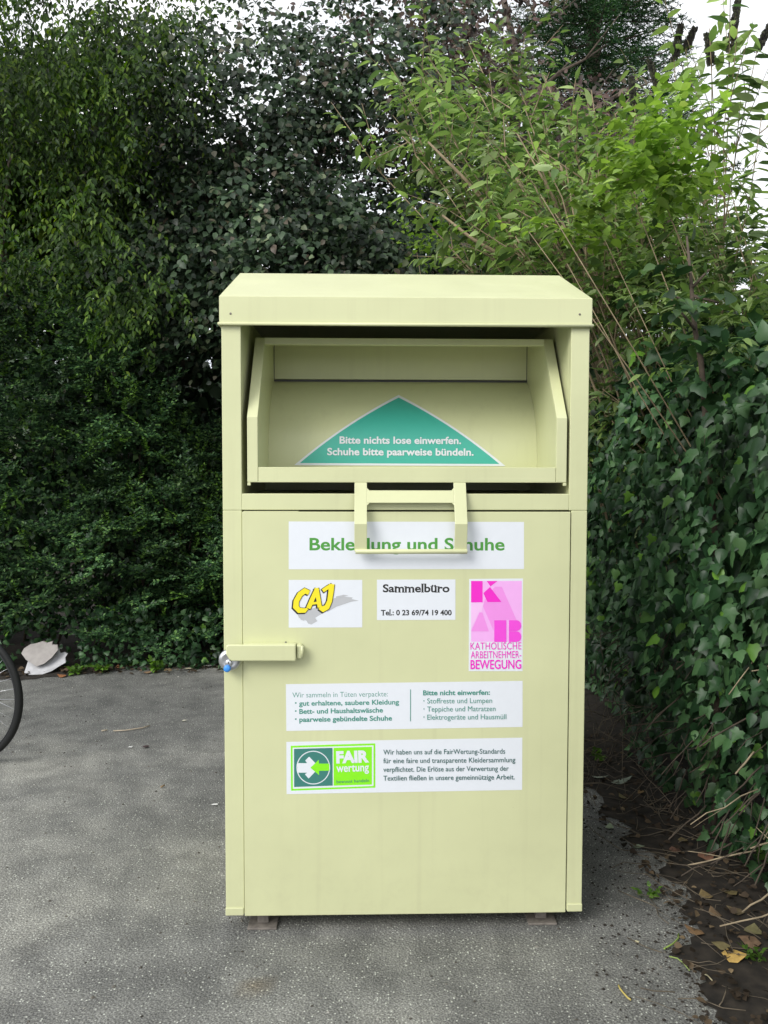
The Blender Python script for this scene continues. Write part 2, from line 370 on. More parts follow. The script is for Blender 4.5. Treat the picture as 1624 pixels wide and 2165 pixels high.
# ------------------------------------------------------------------ the clothing container
BX, BY, BYAW = 0.0693, 2.606, 0.0252
W2, D, Z0, H = 0.575, 0.88, 0.06, 1.875
ZT = Z0+H
U = np.array([math.cos(BYAW), math.sin(BYAW), 0]); NV = np.array([-math.sin(BYAW), math.cos(BYAW), 0])
def to_local(p):
    d = np.asarray(p)-np.array([BX, BY, 0]); return np.array([d@U, d@NV, d[2]])
CAML = to_local((0, 0, CAM_H))
def bpt(px, py, y=0.0):
    """photo pixel -> container's own coordinates on the plane y = const (y grows inwards)"""
    d = ray(px, py); dl = np.array([d@U, d@NV, d[2]]); t = (y-CAML[1])/dl[1]
    return CAML+dl*t
def X(px, py, y=0.0): return bpt(px, py, y)[0]
def Z(px, py, y=0.0): return bpt(px, py, y)[2]

bin_ = empty('clothing_container', (BX, BY, 0), BYAW)
tag(bin_, 'cream yellow steel clothes donation container standing on the asphalt', 'donation container')
XL, XR = X(510, 860), X(1206, 860)            # the opening
ZS, ZD = Z(860, 1044), Z(860, 1079)           # sill, top of the door
DL, DR = X(515, 1500), X(1200.5, 1500)
def body():
    m = MB(); t = .004
    for a, b in ((-W2, DL-.0015), (DR+.0035, W2)):            # front posts beside the door
        m.box(a, b, 0, .04, Z0, ZD-.0005)
    m.box(-W2, XL, 0, .03, ZD, ZT); m.box(XR, W2, 0, .03, ZD, ZT)     # posts beside the opening
    m.box(XL, XR, 0, .03, ZD+.001, ZS)                              # rail under the opening
    m.box(XL, XR, .03, .60, ZS-.02, ZS-.002)                         # sill going inwards
    m.box(XL-.012, XL, .03, .62, ZS-.01, ZT+.05); m.box(XR, XR+.012, .03, .62, ZS-.01, ZT+.05)   # jambs
    m.box(XL-.012, XR+.012, .62, .632, ZS-.02, ZT+.06)               # back of the drum housing
    m.box(-W2, -W2+t, .04, D, Z0, ZT); m.box(W2-t, W2, .04, D, Z0, ZT)
    m.box(-W2+t, W2-t, D-t, D, Z0, ZT); m.box(-W2+t, W2-t, .045, D-t, Z0, Z0+t)
    return m.build('body', PAINT, bin_, bevel=.0025)
body()
# folded feet of the posts
for a, b in ((-W2-.001, DL-.004), (DR+.006, W2+.001)):
    m = MB(); m.box(a, b, -.003, .0395, Z0-.003, Z0+.022); m.build('kick_strip', PAINT, bin_, bevel=.002)
# hood: fascia, rolled lip, gabled roof
HZ0, HZ1, RY, RZ = ZT-.002, 2.0215, .435, 2.196
def hood():
    m = MB(); e = .0035; yf = -.010; w = W2+e
    prof = [(yf, HZ0+.004), (yf, HZ1), (RY, RZ), (D+.010, HZ1), (D+.010, HZ0+.004), (D+.004, HZ0+.004), (D+.004, HZ1-.004), (RY, RZ-.006), (yf+.006, HZ1-.004), (yf+.006, HZ0+.004)]
    m.prism(prof, 0, -w, w)
    for s in (-1, 1):
        x0, x1 = (w-.0015, w+.0012) if s > 0 else (-w-.0012, -w+.0015)
        m.prism([(yf, HZ0+.006), (yf, HZ1), (RY, RZ), (D+.010, HZ1), (D+.010, HZ0+.006)], 0, x0, x1)
    return m.build('hood', PAINT, bin_, bevel=.003)
hood_o = hood()
m = MB(); r = .0052
for pts in ([(-W2-.006, -.012, HZ0+.004), (W2+.006, -.012, HZ0+.004), (W2+.006, D+.012, HZ0+.004), (-W2-.006, D+.012, HZ0+.004)],):
    m.tube(pts, r, 8, closed=True)
m.build('lip', PAINT, hood_o)
for px, py in ((487.5, 663), (1226, 664.5)):
    p = bpt(px, py, -.0105); m = MB(); m.lathe([(0, -.0016), (.0028, -.0014), (.0036, 0)], (p[0], -.0102, p[2]), 'y', 12); m.build('screw', RUSTY, hood_o)

# drum: the tilting hopper in the opening
HX0, HX1 = X(523, 1000), X(1198, 1000)
ZL0, ZL1, ZK = Z(860, 1019.5), Z(860, 988), Z(860, 883)
AC, AR = (.6365, 1.5), .3465
FL = .033
def hopper():
    m = MB(); m2 = .006
    ix0, ix1 = HX0+FL, HX1-FL
    yt, zt = .214, 1.931
    for a, b, c in ((HX0, ix0, 1), (ix1, HX1, -1)):
        # front flange follows the side's edge: upright, then leaning in
        prof = [(0, ZL0), (0, ZK), (yt, zt), (yt+.008, zt-.001), (.010, ZK-.004), (.010, ZL0)]
        m.prism(prof, 0, a, b)
    side = [(.011, ZL0), (.011, ZK-.002), (yt+.008, zt-.002), (.49, 1.965), (.49, 1.80)] + [(AC[0]-AR*math.cos(t), AC[1]+AR*math.sin(t)) for t in np.linspace(1.12, 0, 10)] + [(.29, ZL0)]
    for a, b in ((ix0-.006, ix0), (ix1, ix1+.006)): m.prism(side, 0, a, b)
    m.box(ix0+.001, ix1-.001, 0.0005, .012, ZL0, ZL1)                                  # front lip
    m.prism([(.0005, ZL0-.001), (.0005, ZL0+.002), (.31, ZL0+.004), (.31, ZL0)], 0, HX0+.002, HX1-.002)   # underside
    for a, b in ((HX0, HX0+.010), (HX1-.010, HX1)): m.box(a, b, -.001, .02, ZL0-.011, ZL0-.0015)
    m.box(ix0-.002, ix1+.002, yt-.012, yt+.012, zt-.024, zt-.002)                          # top bar
    m.prism([(yt+.012, zt-.008), (yt+.012, zt-.004), (.5, 1.972), (.5, 1.968)], 0, ix0, ix1)
    m.box(ix0, ix1, .487, .495, 1.822, 1.968)                                             # upper back panel
    ts = np.linspace(1.135, 0, 60)
    arc = [(AC[0]-AR*math.cos(t), AC[1]+AR*math.sin(t)) for t in ts]+[(AC[0]-AR, ZL0+.003)]
    arc2 = [(y+.006, z) for y, z in arc]
    for i in range(len(arc)-1):
        (y0, z0), (y1, z1) = arc[i], arc[i+1]; (y2, z2), (y3, z3) = arc2[i], arc2[i+1]
        m.add([(ix0, y0, z0), (ix1, y0, z0), (ix1, y1, z1), (ix0, y1, z1)], [(0, 3, 2, 1)], True)
    return m.build('hopper', PAINT, bin_, bevel=.0015)
hop = hopper()
# seams where the drum's panels meet
m = MB(); m.box(HX0+FL, HX1-FL, .4855, .489, 1.8145, 1.8185)
for sx in (HX0+FL, HX1-FL): m.box(sx-.002, sx+.002, .4855, .489, 1.8145, 1.955)
m.build('seam', DARKSTEEL, hop)

def handle():
    m = MB()
    y1, z1 = -.052, Z(860, 1108, -.052); y2, z2 = -.036, Z(860, 1166, -.036); y0, z0 = .0, ZL0-.001
    def yz(z):
        return y0+(y1-y0)*(z0-z)/(z0-z1) if z > z1 else y1+(y2-y1)*(z1-z)/(z1-z2)
    xs = [(X(749.5, 1090, -.04), X(776, 1090, -.04)), (X(961.5, 1090, -.04), X(988, 1090, -.04))]
    t = .005
    for a, b in xs:
        m.prism([(y0, z0), (y1, z1), (y2, z2), (y2+t, z2), (y1+t, z1+.001), (y0+t, z0)], 0, a, b)
    za, zb = Z(860, 1037, -.012), Z(860, 1063, -.02)
    m.prism([(yz(za)+.0004, za), (yz(zb)+.0004, zb), (yz(zb)+t, zb), (yz(za)+t, za)], 0, xs[0][1], xs[1][0])
    # small fillets in the corners
    for xc, s in ((xs[0][1], 1), (xs[1][0], -1)):
        for zc, dz in ((za, 1), (zb, -1)):
            m.add([(xc, yz(zc)+.0006, zc), (xc+s*.008, yz(zc)+.0006, zc), (xc, yz(zc+dz*.008)+.0006, zc+dz*.008)], [(0, 1, 2)])
    m.tube([(xs[0][0]+.003, y2-.001, z2), (xs[1][1]+.001, y2-.001, z2)], .0078, 10)
    return m.build('handle', PAINT, hop, bevel=.0012)
handle()

# door with its fold-down seam, latch
m = MB(); m.box(DL, DR, -.004, .035, Z0-.004, ZD-.0045)
m.box(DL+.004, X(632, 1079), -.0045, .01, ZD-.0052, ZD-.0025)
door = m.build('door', PAINT, bin_, bevel=.002)
m = MB(); m.box(DL-.02, DR+.02, .045, .05, Z0+.01, ZD+.02); m.build('gap_backing', BLACKRUB, bin_)  # added black sheet behind the door that darkens its gaps
def latch():
    x0, x1, x2 = X(478, 1380, -.04), X(626, 1380, -.04), X(638, 1380, -.03); z0, z1 = Z(550, 1397, -.04), Z(550, 1362, -.04)
    m = MB()
    m.prism([(x0+.010, z0+.006), (x0+.018, z0), (x1, z0-.001), (x1, z1-.001), (x0+.006, z1), (x0, z1-.006), (x0, z0+.022)], 1, -.046, -.038)
    m.box(X(517, 1380), x1-.001, -.0375, -.004, z0+.001, z1-.002)
    m.box(x1+.001, x2, -.034, -.004, z0+.004, z1-.005)
    o = m.build('latch', PAINT, bin_, bevel=.004)
    m = MB(); m.tube([(x2+.001, -.030, z0+.006), (x2+.001, -.030, z1-.007)], .0055, 10); m.build('hinge_pin', PAINT, o)
    p = bpt(603.5, 1360.5, -.02); m = MB(); m.lathe([(0, -.003), (.003, -.002), (.0035, 0)], (p[0], -.006, p[2]), 'y', 10); m.build('rivet', DARKSTEEL, o)
latch()
# feet: flat rusty plates with a square stem
for cx, cpy, xw in ((554, 1967, .047), (1148, 1957, .047)):
    for yb in (0, .66):
        g = to_local(on_ground(cx, cpy)); m = MB()
        xc = g[0]+(0 if yb == 0 else 0)
        m.box(xc-xw, xc+xw, g[1]+yb, g[1]+yb+.10, 0.001, .008)
        m.box(xc-.018, xc+.018, g[1]+yb+.03, g[1]+yb+.066, .008, Z0+.001)
        m.prism([(g[1]+yb+.07, .008), (g[1]+yb+.095, .008), (g[1]+yb+.07, .04)], 0, xc-.003, xc+.003)
        m.build('foot', RUSTY, bin_, bevel=.0015)

# padlock hanging at the latch
def padlock():
    c = bpt(486, 1395, -.022); wc = np.array([BX, BY, 0])+U*c[0]+NV*c[1]; wc[2] = c[2]
    o = empty('padlock', tuple(wc), BYAW); tag(o, 'round shiny disc padlock with blue cap on the container latch', 'padlock')
    R_ = .0345
    m = MB(); m.lathe([(0, -.0125), (.020, -.0125), (.0225, -.0135), (.026, -.0125), (R_-.002, -.0095), (R_, -.004), (R_, .004), (R_-.002, .0095), (.022, .0125), (0, .0125)], (0, 0, 0), 'y', 40)
    m.build('lock_body', STEEL, o)
    k = bpt(484, 1402, -.036)-c
    m = MB(); m.lathe([(0, -.0205), (.0085, -.0205), (.0105, -.019), (.0115, -.012)], (k[0], 0, k[2]), 'y', 24); m.build('keyway', STEEL, o)
    m = MB(); m.box(k[0]-.0012, k[0]+.0012, -.0212, -.020, k[2]-.0005, k[2]+.006); m.build('keyhole', I_BLACK, o)
    b = bpt(481, 1413, -.04)-c
    m = MB(); m.lathe([(0, -.030), (.006, -.0295), (.0098, -.0275), (.0112, -.0245), (.0112, -.022), (.010, -.0195), (0, -.019)], (b[0], 0, b[2]), 'y', 24); m.build('cap', BLUE, o)
    m = MB(); m.tube([(.006, .002, .020), (.012, .002, .034), (.020, .002, .036), (.028, .002, .026), (.024, .002, .014)], .0045, 8); m.build('shackle', STEEL, o)
padlock()

# ------------------------------------------------------------------ lettering
_fcache = {}
def glyphs(txt, bold=0.0, spacing=1.0):
    key = (txt, bold, spacing)
    if key in _fcache: return _fcache[key]
    c = bpy.data.curves.new('t', 'FONT'); c.body = txt; c.size = 1.0; c.resolution_u = 4; c.offset = bold; c.space_character = spacing
    o = bpy.data.objects.new('t', c); COL.objects.link(o)
    dg = bpy.context.evaluated_depsgraph_get(); me = bpy.data.meshes.new_from_object(o.evaluated_get(dg))
    V = np.array([v.co[:2] for v in me.vertices]); Fc = [tuple(p.vertices) for p in me.polygons]
    bpy.data.objects.remove(o); bpy.data.curves.remove(c); bpy.data.meshes.remove(me)
    _fcache[key] = (V, Fc); return V, Fc
_cap = {}
def cap_height(bold):
    if bold not in _cap:
        V, _ = glyphs('H', bold); _cap[bold] = (V[:, 1].min(), V[:, 1].max())
    return _cap[bold]

class Sticker:
    """a printed sticker: layers of flat shapes, drawn in the photograph's measure and laid on a surface of the container"""
    def __init__(s, place): s.place = place; s.m = MB(); s.mats = []; s.layer = 0; s.step = .00009
    def use(s, mat):
        if mat not in s.mats: s.mats.append(mat)
        s.m.mi = s.mats.index(mat)
    def poly(s, pts, mat, lift=None, div=0):
        s.use(mat); s.layer += 1
        off = s.layer*.00009 if lift is None else lift
        vs = [s.place(x, y, off) for x, y in pts]
        s.m.add(vs, [tuple(range(len(pts)-1, -1, -1))])
    def tris(s, V, F, mat):
        s.use(mat); s.layer += 1
        s.m.add([s.place(x, y, s.layer*s.step) for x, y in V], F)
    def text(s, txt, x0, y0, x1, y1, cap, mat, bold=0.0, spacing=1.0, serif=False):
        V, Fc = glyphs(txt, bold, spacing); lo, hi = cap_height(bold)
        V = V.copy(); w = V[:, 0].max()-V[:, 0].min()
        e = np.array([x1-x0, y1-y0], float); Lw = np.linalg.norm(e); e /= Lw; nrm = np.array([e[1], -e[0]])
        xs = (V[:, 0]-V[:, 0].min())/w*Lw; ys = (V[:, 1]-lo)/(hi-lo)*cap
        Q = np.array([x0, y0])+xs[:, None]*e+ys[:, None]*nrm
        s.tris(Q, Fc, mat)
        return (V[:, 0].min(), w, lo, hi, e, nrm, Lw, cap, np.array([x0, y0], float))
    def stroke(s, pts, wd, mat):
        pts = [np.array(p, float) for p in pts]; L_, R_ = [], []
        for i, p in enumerate(pts):
            t = pts[min(i+1, len(pts)-1)]-pts[max(0, i-1)]; t /= np.linalg.norm(t); n = np.array([-t[1], t[0]])
            ww = wd[i] if hasattr(wd, '__len__') else wd
            L_.append(p+n*ww/2); R_.append(p-n*ww/2)
        V = L_+R_; k = len(pts); s.tris(V, [(i, i+1, k+i+1, k+i) for i in range(k-1)], mat)
    def build(s, name, parent):
        o = s.m.build(name, s.mats, parent, fix=False)
        bm = bmesh.new(); bm.from_mesh(o.data)
        for f in bm.faces:
            if (f.normal.y > 0): f.normal_flip()
        bm.to_mesh(o.data); bm.free(); return o
def on_door(px, py, off): return bpt(px, py, -.0042-off)
def thick(s, pts, mat): s.poly(pts, mat, lift=.0002); s.layer = 3

# 1 headline
s = Sticker(on_door); thick(s, [(610.5, 1102.5), (1108, 1103.5), (1108, 1203), (610.5, 1203.7)], VINYL)
s.text('Bekleidung und Schuhe', 654.5, 1163.7, 1067, 1164, 26.5, I_GREEN, .022)
o = s.build('sticker', door); o['label'] = 'white sticker with large green headline'
# 2 yellow letters over a grey brush mark
def q(x, y): return (600+x/3.123, 1210+y/3.123)
def Q(pts): return [q(*p) for p in pts]
s = Sticker(on_door); thick(s, [(610.5, 1226), (766, 1226), (766, 1326.5), (610.5, 1327)], VINYL)
def strip(a, b):   # quads between two edges of a brush mark
    V = Q(a)+Q(b); k = len(a); s.tris(V, [(i, i+1, k+i+1, k+i) for i in range(k-1)], I_GREY)
strip([(92, 280), (140, 262), (200, 235), (260, 210), (320, 175), (380, 158), (455, 166)], [(100, 300), (150, 320), (200, 305), (250, 275), (310, 240), (380, 210), (440, 192)])
strip([(150, 318), (165, 300), (200, 290)], [(160, 338), (182, 345), (222, 322)]); strip([(400, 172), (455, 178)], [(400, 200), (496, 187)]); strip([(345, 160), (395, 148)], [(345, 172), (428, 153)])
strip([(290, 248), (350, 215), (425, 190)], [(285, 262), (350, 226), (450, 192)]); strip([(104, 292), (120, 300)], [(112, 312), (140, 322)])
C_ = [(168, 135), (140, 122), (108, 145), (83, 190), (80, 228), (102, 252), (140, 252), (158, 240)]; Cw = [30, 38, 36, 36, 40, 36, 30, 12]
A1 = [(163, 238), (190, 175), (222, 108)]; A2 = [(216, 104), (226, 160), (238, 232)]; A3 = [(190, 206), (232, 200)]
J1 = [(316, 78), (312, 130), (303, 190), (285, 230), (258, 244), (236, 232)]; Jw = [38, 34, 32, 36, 40, 24]; J2 = [(258, 122), (290, 100), (322, 84)]
for dx, dy, ex, mt in ((-6, 5, 8, I_BLACK), (0, 0, 8, I_BLACK), (0, 0, 0, I_YEL)):
    sh = lambda P: [q(x+dx, y+dy) for x, y in P]
    k = 1/3.123
    s.stroke(sh(C_), [(c+ex)*k for c in Cw], mt)
    s.stroke(sh(J1), [(c+ex)*k for c in Jw], mt); s.stroke(sh(J2), (24+ex)*k, mt)
    s.stroke(sh(A1), (30+ex)*k, mt); s.stroke(sh(A2), (28+ex)*k, mt); s.stroke(sh(A3), (16+ex)*k, mt)
s.poly(Q([(212, 165), (202, 190), (216, 188)]), I_BLACK)
o = s.build('sticker', door); o['label'] = 'white sticker with yellow outlined letters on a grey brush stroke'
# 3 office and telephone number, in a bold face with serifs
s = Sticker(on_door); thick(s, [(797, 1225.5), (963, 1225), (963, 1310.5), (797, 1311)], VINYL)
def serif_text(txt, x0, base, x1, cap, bold):
    s.text(txt, x0, base, x1, base, cap, I_BLACK, bold)
    V, _ = glyphs(txt, bold); xmin, wd = V[:, 0].min(), V[:, 0].max()-V[:, 0].min(); k = (x1-x0)/wd
    bars = dict(m=((.10, 0), (.5, 0), (.9, 0), (.06, .70)), b=((.12, 1.03),), l=((.5, 0), (.5, 1.03)), r=((.2, 0), (.15, .70)), T=((.5, 0),), u=((.85, 0), (.1, .72), (.78, .72)))
    for i, ch in enumerate(txt):
        key = {'ü': 'u'}.get(ch, ch)
        if key not in bars: continue
        pre = glyphs(txt[:i]+'|', bold)[0][:, 0].max(); g0 = glyphs(txt[:i]+ch, bold)[0]
        a = glyphs(txt[:i], bold)[0][:, 0].max()+.06 if txt[:i].strip() else xmin; b = g0[:, 0].max()
        for fx, fy in bars[key]:
            if ch == '1' and fy > 0: continue
            cx = x0+(a+(b-a)*fx-xmin)*k; cy = base-fy*cap; hw = cap*.17; th = cap*.05
            s.poly([(cx-hw, cy-th), (cx+hw, cy-th), (cx+hw, cy+th*.6), (cx-hw, cy+th*.6)], I_BLACK, lift=s.layer*.00009)
            s.layer -= 1
serif_text('Sammelbüro', 809.5, 1252.3, 950.5, 17.0, .026); s.layer += 1
serif_text('Tel.: 0 23 69/74 19 400', 805.5, 1301, 955, 11.5, .026)
o = s.build('sticker', door); o['label'] = 'white sticker with black serif lettering and telephone number'
# 4 magenta letters
s = Sticker(on_door); thick(s, [(992, 1224), (1106, 1223), (1105, 1419), (991, 1419)], VINYL)
s.poly(Q([(1237, 57), (1572, 57), (1570, 458), (1237, 458)]), I_PINK)
s.poly(Q([(1240, 198), (1330, 198), (1318, 220), (1297, 245), (1240, 200)]), VINYL) if False else None
s.poly(Q([(1395, 95), (1440, 95), (1537, 314), (1390, 314), (1385, 385), (1312, 215), (1345, 150)]), I_MID)
s.poly(Q([(1237, 390), (1293, 266), (1312, 266), (1355, 390)]), I_MID)
s.poly(Q([(1237, 200), (1322, 200), (1307, 262), (1290, 262), (1237, 380)]), ink('ink_pale_pink', (.86, .52, .84)))
s.poly(Q([(1237, 57), (1313, 57), (1313, 198), (1237, 198)]), I_MAG)
s.poly(Q([(1340, 57), (1412, 57), (1365, 93)]), I_MAG); s.poly(Q([(1362, 97), (1437, 196), (1345, 196), (1318, 137)]), I_MAG)
s.poly(Q([(1390, 316), (1470, 316), (1470, 460), (1390, 460)]), I_HOT)
def bump(y0, y1):
    P = [(1487, y0)]; r = (y1-y0)/2
    for a in np.linspace(-math.pi/2, math.pi/2, 10): P.append((1535+34*math.cos(a), (y0+y1)/2+r*math.sin(a)))
    P.append((1487, y1)); s.poly(Q(P), I_HOT)
bump(316, 387); bump(389, 460)
s.text('KATHOLISCHE', *q(1233, 510), *q(1569, 508), 46/3.123, I_MAG, 0.0, 1.05)
s.text('ARBEITNEHMER-', *q(1235, 568), *q(1568, 565), 46/3.123, I_MAG, 0.0, 1.03)
s.text('BEWEGUNG', *q(1233, 639), *q(1569, 637), 60/3.123, I_MAG, .014)
o = s.build('sticker', door); o['label'] = 'upright pink and magenta sticker with geometric letters'
# 5 what is collected
def z3(x, y): return (440+x/1.9333, 1420+y/1.9333)
s = Sticker(on_door); thick(s, [(604.5, 1446.5), (1105, 1439.5), (1105, 1537), (605.5, 1545.5)], VINYL)
def ln(txt, x0, y0, x1, y1, mat, bold, cap=20.5): s.text(txt, *z3(x0, y0), *z3(x1, y1), cap/1.9333, mat, bold)
ln('Wir sammeln in Tüten verpackte:', 345, 106, 735, 101, I_TEAL, -.004)
ln('•', 355, 136, 362, 136, I_TEAL, .02, 16); ln('gut erhaltene, saubere Kleidung', 372, 140, 781, 134, I_TEAL, .024)
ln('•', 355, 169, 362, 169, I_TEAL, .02, 16); ln('Bett- und Haushaltswäsche', 373, 173, 715, 167, I_TEAL, .024)
ln('•', 355, 202, 362, 202, I_TEAL, .02, 16); ln('paarweise gebündelte Schuhe', 373, 206, 752, 200, I_TEAL, .024)
s.poly([z3(826, 73), z3(829, 73), z3(829, 203), z3(826, 203)], I_TEAL)
ln('Bitte nicht einwerfen:', 879, 97, 1152, 95, I_TEAL, .024)
for i, (t, xe) in enumerate((('Stoffreste und Lumpen', 1161), ('Teppiche und Matratzen', 1175), ('Elektrogeräte und Hausmüll', 1219))):
    ln('•', 880, 126+33*i, 885, 126+33*i, I_TEAL, 0, 13); ln(t, 896, 130+33.3*i, xe, 128+33*i, I_TEAL, -.002)
o = s.build('sticker', door); o['label'] = 'long white sticker with two columns of small green text'
# 6 standards logo
def z6(x, y): return (590+x/3.064, 1540+y/3.064)
def Q6(P): return [z6(*p) for p in P]
s = Sticker(on_door); thick(s, [(605.5, 1568.5), (1104.5, 1559.5), (1104, 1670), (606, 1679)], VINYL)
s.poly(Q6([(76, 113), (624, 97), (624, 384), (78, 404)]), I_LIME); s.poly(Q6([(88, 125), (612, 110), (612, 373), (90, 392)]), VINYL)
s.poly(Q6([(97, 133), (347, 126), (348, 371), (98, 380)]), I_DGREEN); s.poly(Q6([(353, 126), (602, 119), (602, 364), (354, 371)]), I_LIME)
def circ(r): return [(222+r*math.cos(a), 254+r*math.sin(a)) for a in np.linspace(0, 2*math.pi, 40, endpoint=False)]
s.poly(Q6(circ(109)), VINYL); s.poly(Q6(circ(103)), I_DGREEN)
s.poly(Q6([(120, 225), (182, 225), (170, 208), (195, 183), (262, 252), (192, 325), (168, 298), (182, 287), (120, 287)]), VINYL)
s.poly(Q6([(203, 255), (258, 203), (258, 228), (325, 228), (326, 274), (259, 275), (260, 303)]), I_LIME)
def l6(t, x0, y0, x1, y1, cap, mat, b): s.text(t, *z6(x0, y0), *z6(x1, y1), cap/3.064, mat, b)
l6('FAIR', 372, 228, 585, 221, 80, VINYL, .055); l6('wertung', 372, 284, 583, 277, 54, VINYL, .02); l6('bewusst handeln', 373, 355, 583, 347, 20, I_DGREEN, .0)
for i, (t, xe) in enumerate((('Wir haben uns auf die FairWertung-Standards', 1465), ('für eine faire und transparente Kleidersammlung', 1531), ('verpflichtet. Die Erlöse aus der Verwertung der', 1488), ('Textilien fließen in unsere gemeinnützige Arbeit.', 1527))):
    l6(t, 676, 170+56.2*i, xe, 163.5+55.5*i, 32, I_DTEAL, .006)
o = s.build('sticker', door); o['label'] = 'long white sticker with a green arrow logo and four lines of text'
# 7 triangle on the drum's curved panel
def on_drum(px, py, off):
    d = ray(px, py); dl = np.array([d@U, d@NV, d[2]])
    a = dl[1]**2+dl[2]**2; oy, oz = CAML[1]-AC[0], CAML[2]-AC[1]; R_ = AR+.0006+off
    b = 2*(oy*dl[1]+oz*dl[2]); c = oy*oy+oz*oz-R_*R_
    t = (-b-math.sqrt(max(0, b*b-4*a*c)))/(2*a); return CAML+dl*t
s = Sticker(on_drum); s.step = .0002
def tri(a, l, r, bul, mat, rows=40, cols=16):
    a, l, r = map(np.array, (a, l, r)); V = []; F = []
    for i in range(rows+1):
        t = i/rows; e1 = a+(l-a)*t; e2 = a+(r-a)*t; g = bul*4*t*(1-t); e1 = e1+np.array([-g*.5, -g]); e2 = e2+np.array([g*.5, -g])
        for j in range(cols+1): V.append(e1+(e2-e1)*j/cols)
    k = cols+1
    F = [(i*k+j, i*k+j+1, (i+1)*k+j+1, (i+1)*k+j) for i in range(rows) for j in range(cols)]
    s.tris(V, F, mat)
s.layer = 3
tri((843, 835), (622, 983.5), (1069, 985.5), 7, VINYL); tri((843, 840.5), (634, 979), (1056, 981), 7, I_SIGN); s.layer = 12
s.text('Bitte nichts lose einwerfen.', 718, 938, 975, 939, 15.5, VINYL, .028); s.text('Schuhe bitte paarweise bündeln.', 692, 962.5, 1001.5, 963.5, 15.5, VINYL, .028)
s.build('sticker', hop)['label'] = 'green triangular sticker with white lettering'

LTWIG = simple('litter_twig', (0.10, 0.08, 0.055), 0.85, var=0.4, scale=25)

# ------------------------------------------------------------------ vegetation
G = lambda *c: tuple(c)
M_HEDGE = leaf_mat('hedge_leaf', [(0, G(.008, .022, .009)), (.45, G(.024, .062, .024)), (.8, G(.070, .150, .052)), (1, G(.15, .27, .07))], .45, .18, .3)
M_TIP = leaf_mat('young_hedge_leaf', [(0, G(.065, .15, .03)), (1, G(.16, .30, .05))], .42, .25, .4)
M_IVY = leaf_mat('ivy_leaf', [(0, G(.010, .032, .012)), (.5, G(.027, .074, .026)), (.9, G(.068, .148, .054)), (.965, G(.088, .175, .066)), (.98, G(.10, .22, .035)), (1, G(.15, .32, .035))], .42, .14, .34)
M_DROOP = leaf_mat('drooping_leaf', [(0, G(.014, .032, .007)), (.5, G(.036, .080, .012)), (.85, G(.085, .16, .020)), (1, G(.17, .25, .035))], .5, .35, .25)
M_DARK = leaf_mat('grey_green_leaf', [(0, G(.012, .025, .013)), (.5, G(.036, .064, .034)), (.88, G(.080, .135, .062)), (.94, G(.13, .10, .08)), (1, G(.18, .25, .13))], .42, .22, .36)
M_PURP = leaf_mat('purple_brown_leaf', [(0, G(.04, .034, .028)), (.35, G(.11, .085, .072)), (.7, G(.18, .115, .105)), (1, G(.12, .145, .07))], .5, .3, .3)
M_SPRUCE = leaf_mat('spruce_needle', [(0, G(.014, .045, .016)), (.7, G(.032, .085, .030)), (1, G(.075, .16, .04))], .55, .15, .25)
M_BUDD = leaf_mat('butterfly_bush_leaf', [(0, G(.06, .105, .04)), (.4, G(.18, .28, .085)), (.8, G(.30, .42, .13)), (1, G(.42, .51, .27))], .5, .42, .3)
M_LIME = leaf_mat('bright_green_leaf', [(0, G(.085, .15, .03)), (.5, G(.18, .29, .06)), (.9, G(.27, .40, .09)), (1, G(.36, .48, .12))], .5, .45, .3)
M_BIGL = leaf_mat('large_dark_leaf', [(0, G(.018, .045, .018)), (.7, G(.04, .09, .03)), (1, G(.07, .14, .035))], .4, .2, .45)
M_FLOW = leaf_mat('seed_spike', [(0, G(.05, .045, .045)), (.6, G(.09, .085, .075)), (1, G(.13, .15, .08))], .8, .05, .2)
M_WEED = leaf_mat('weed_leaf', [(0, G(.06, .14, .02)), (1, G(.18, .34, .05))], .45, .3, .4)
M_DRY = leaf_mat('dry_leaf', [(0, G(.02, .015, .010)), (.65, G(.055, .040, .027)), (.92, G(.115, .082, .05)), (1, G(.21, .155, .09))], .75, .1, .2)

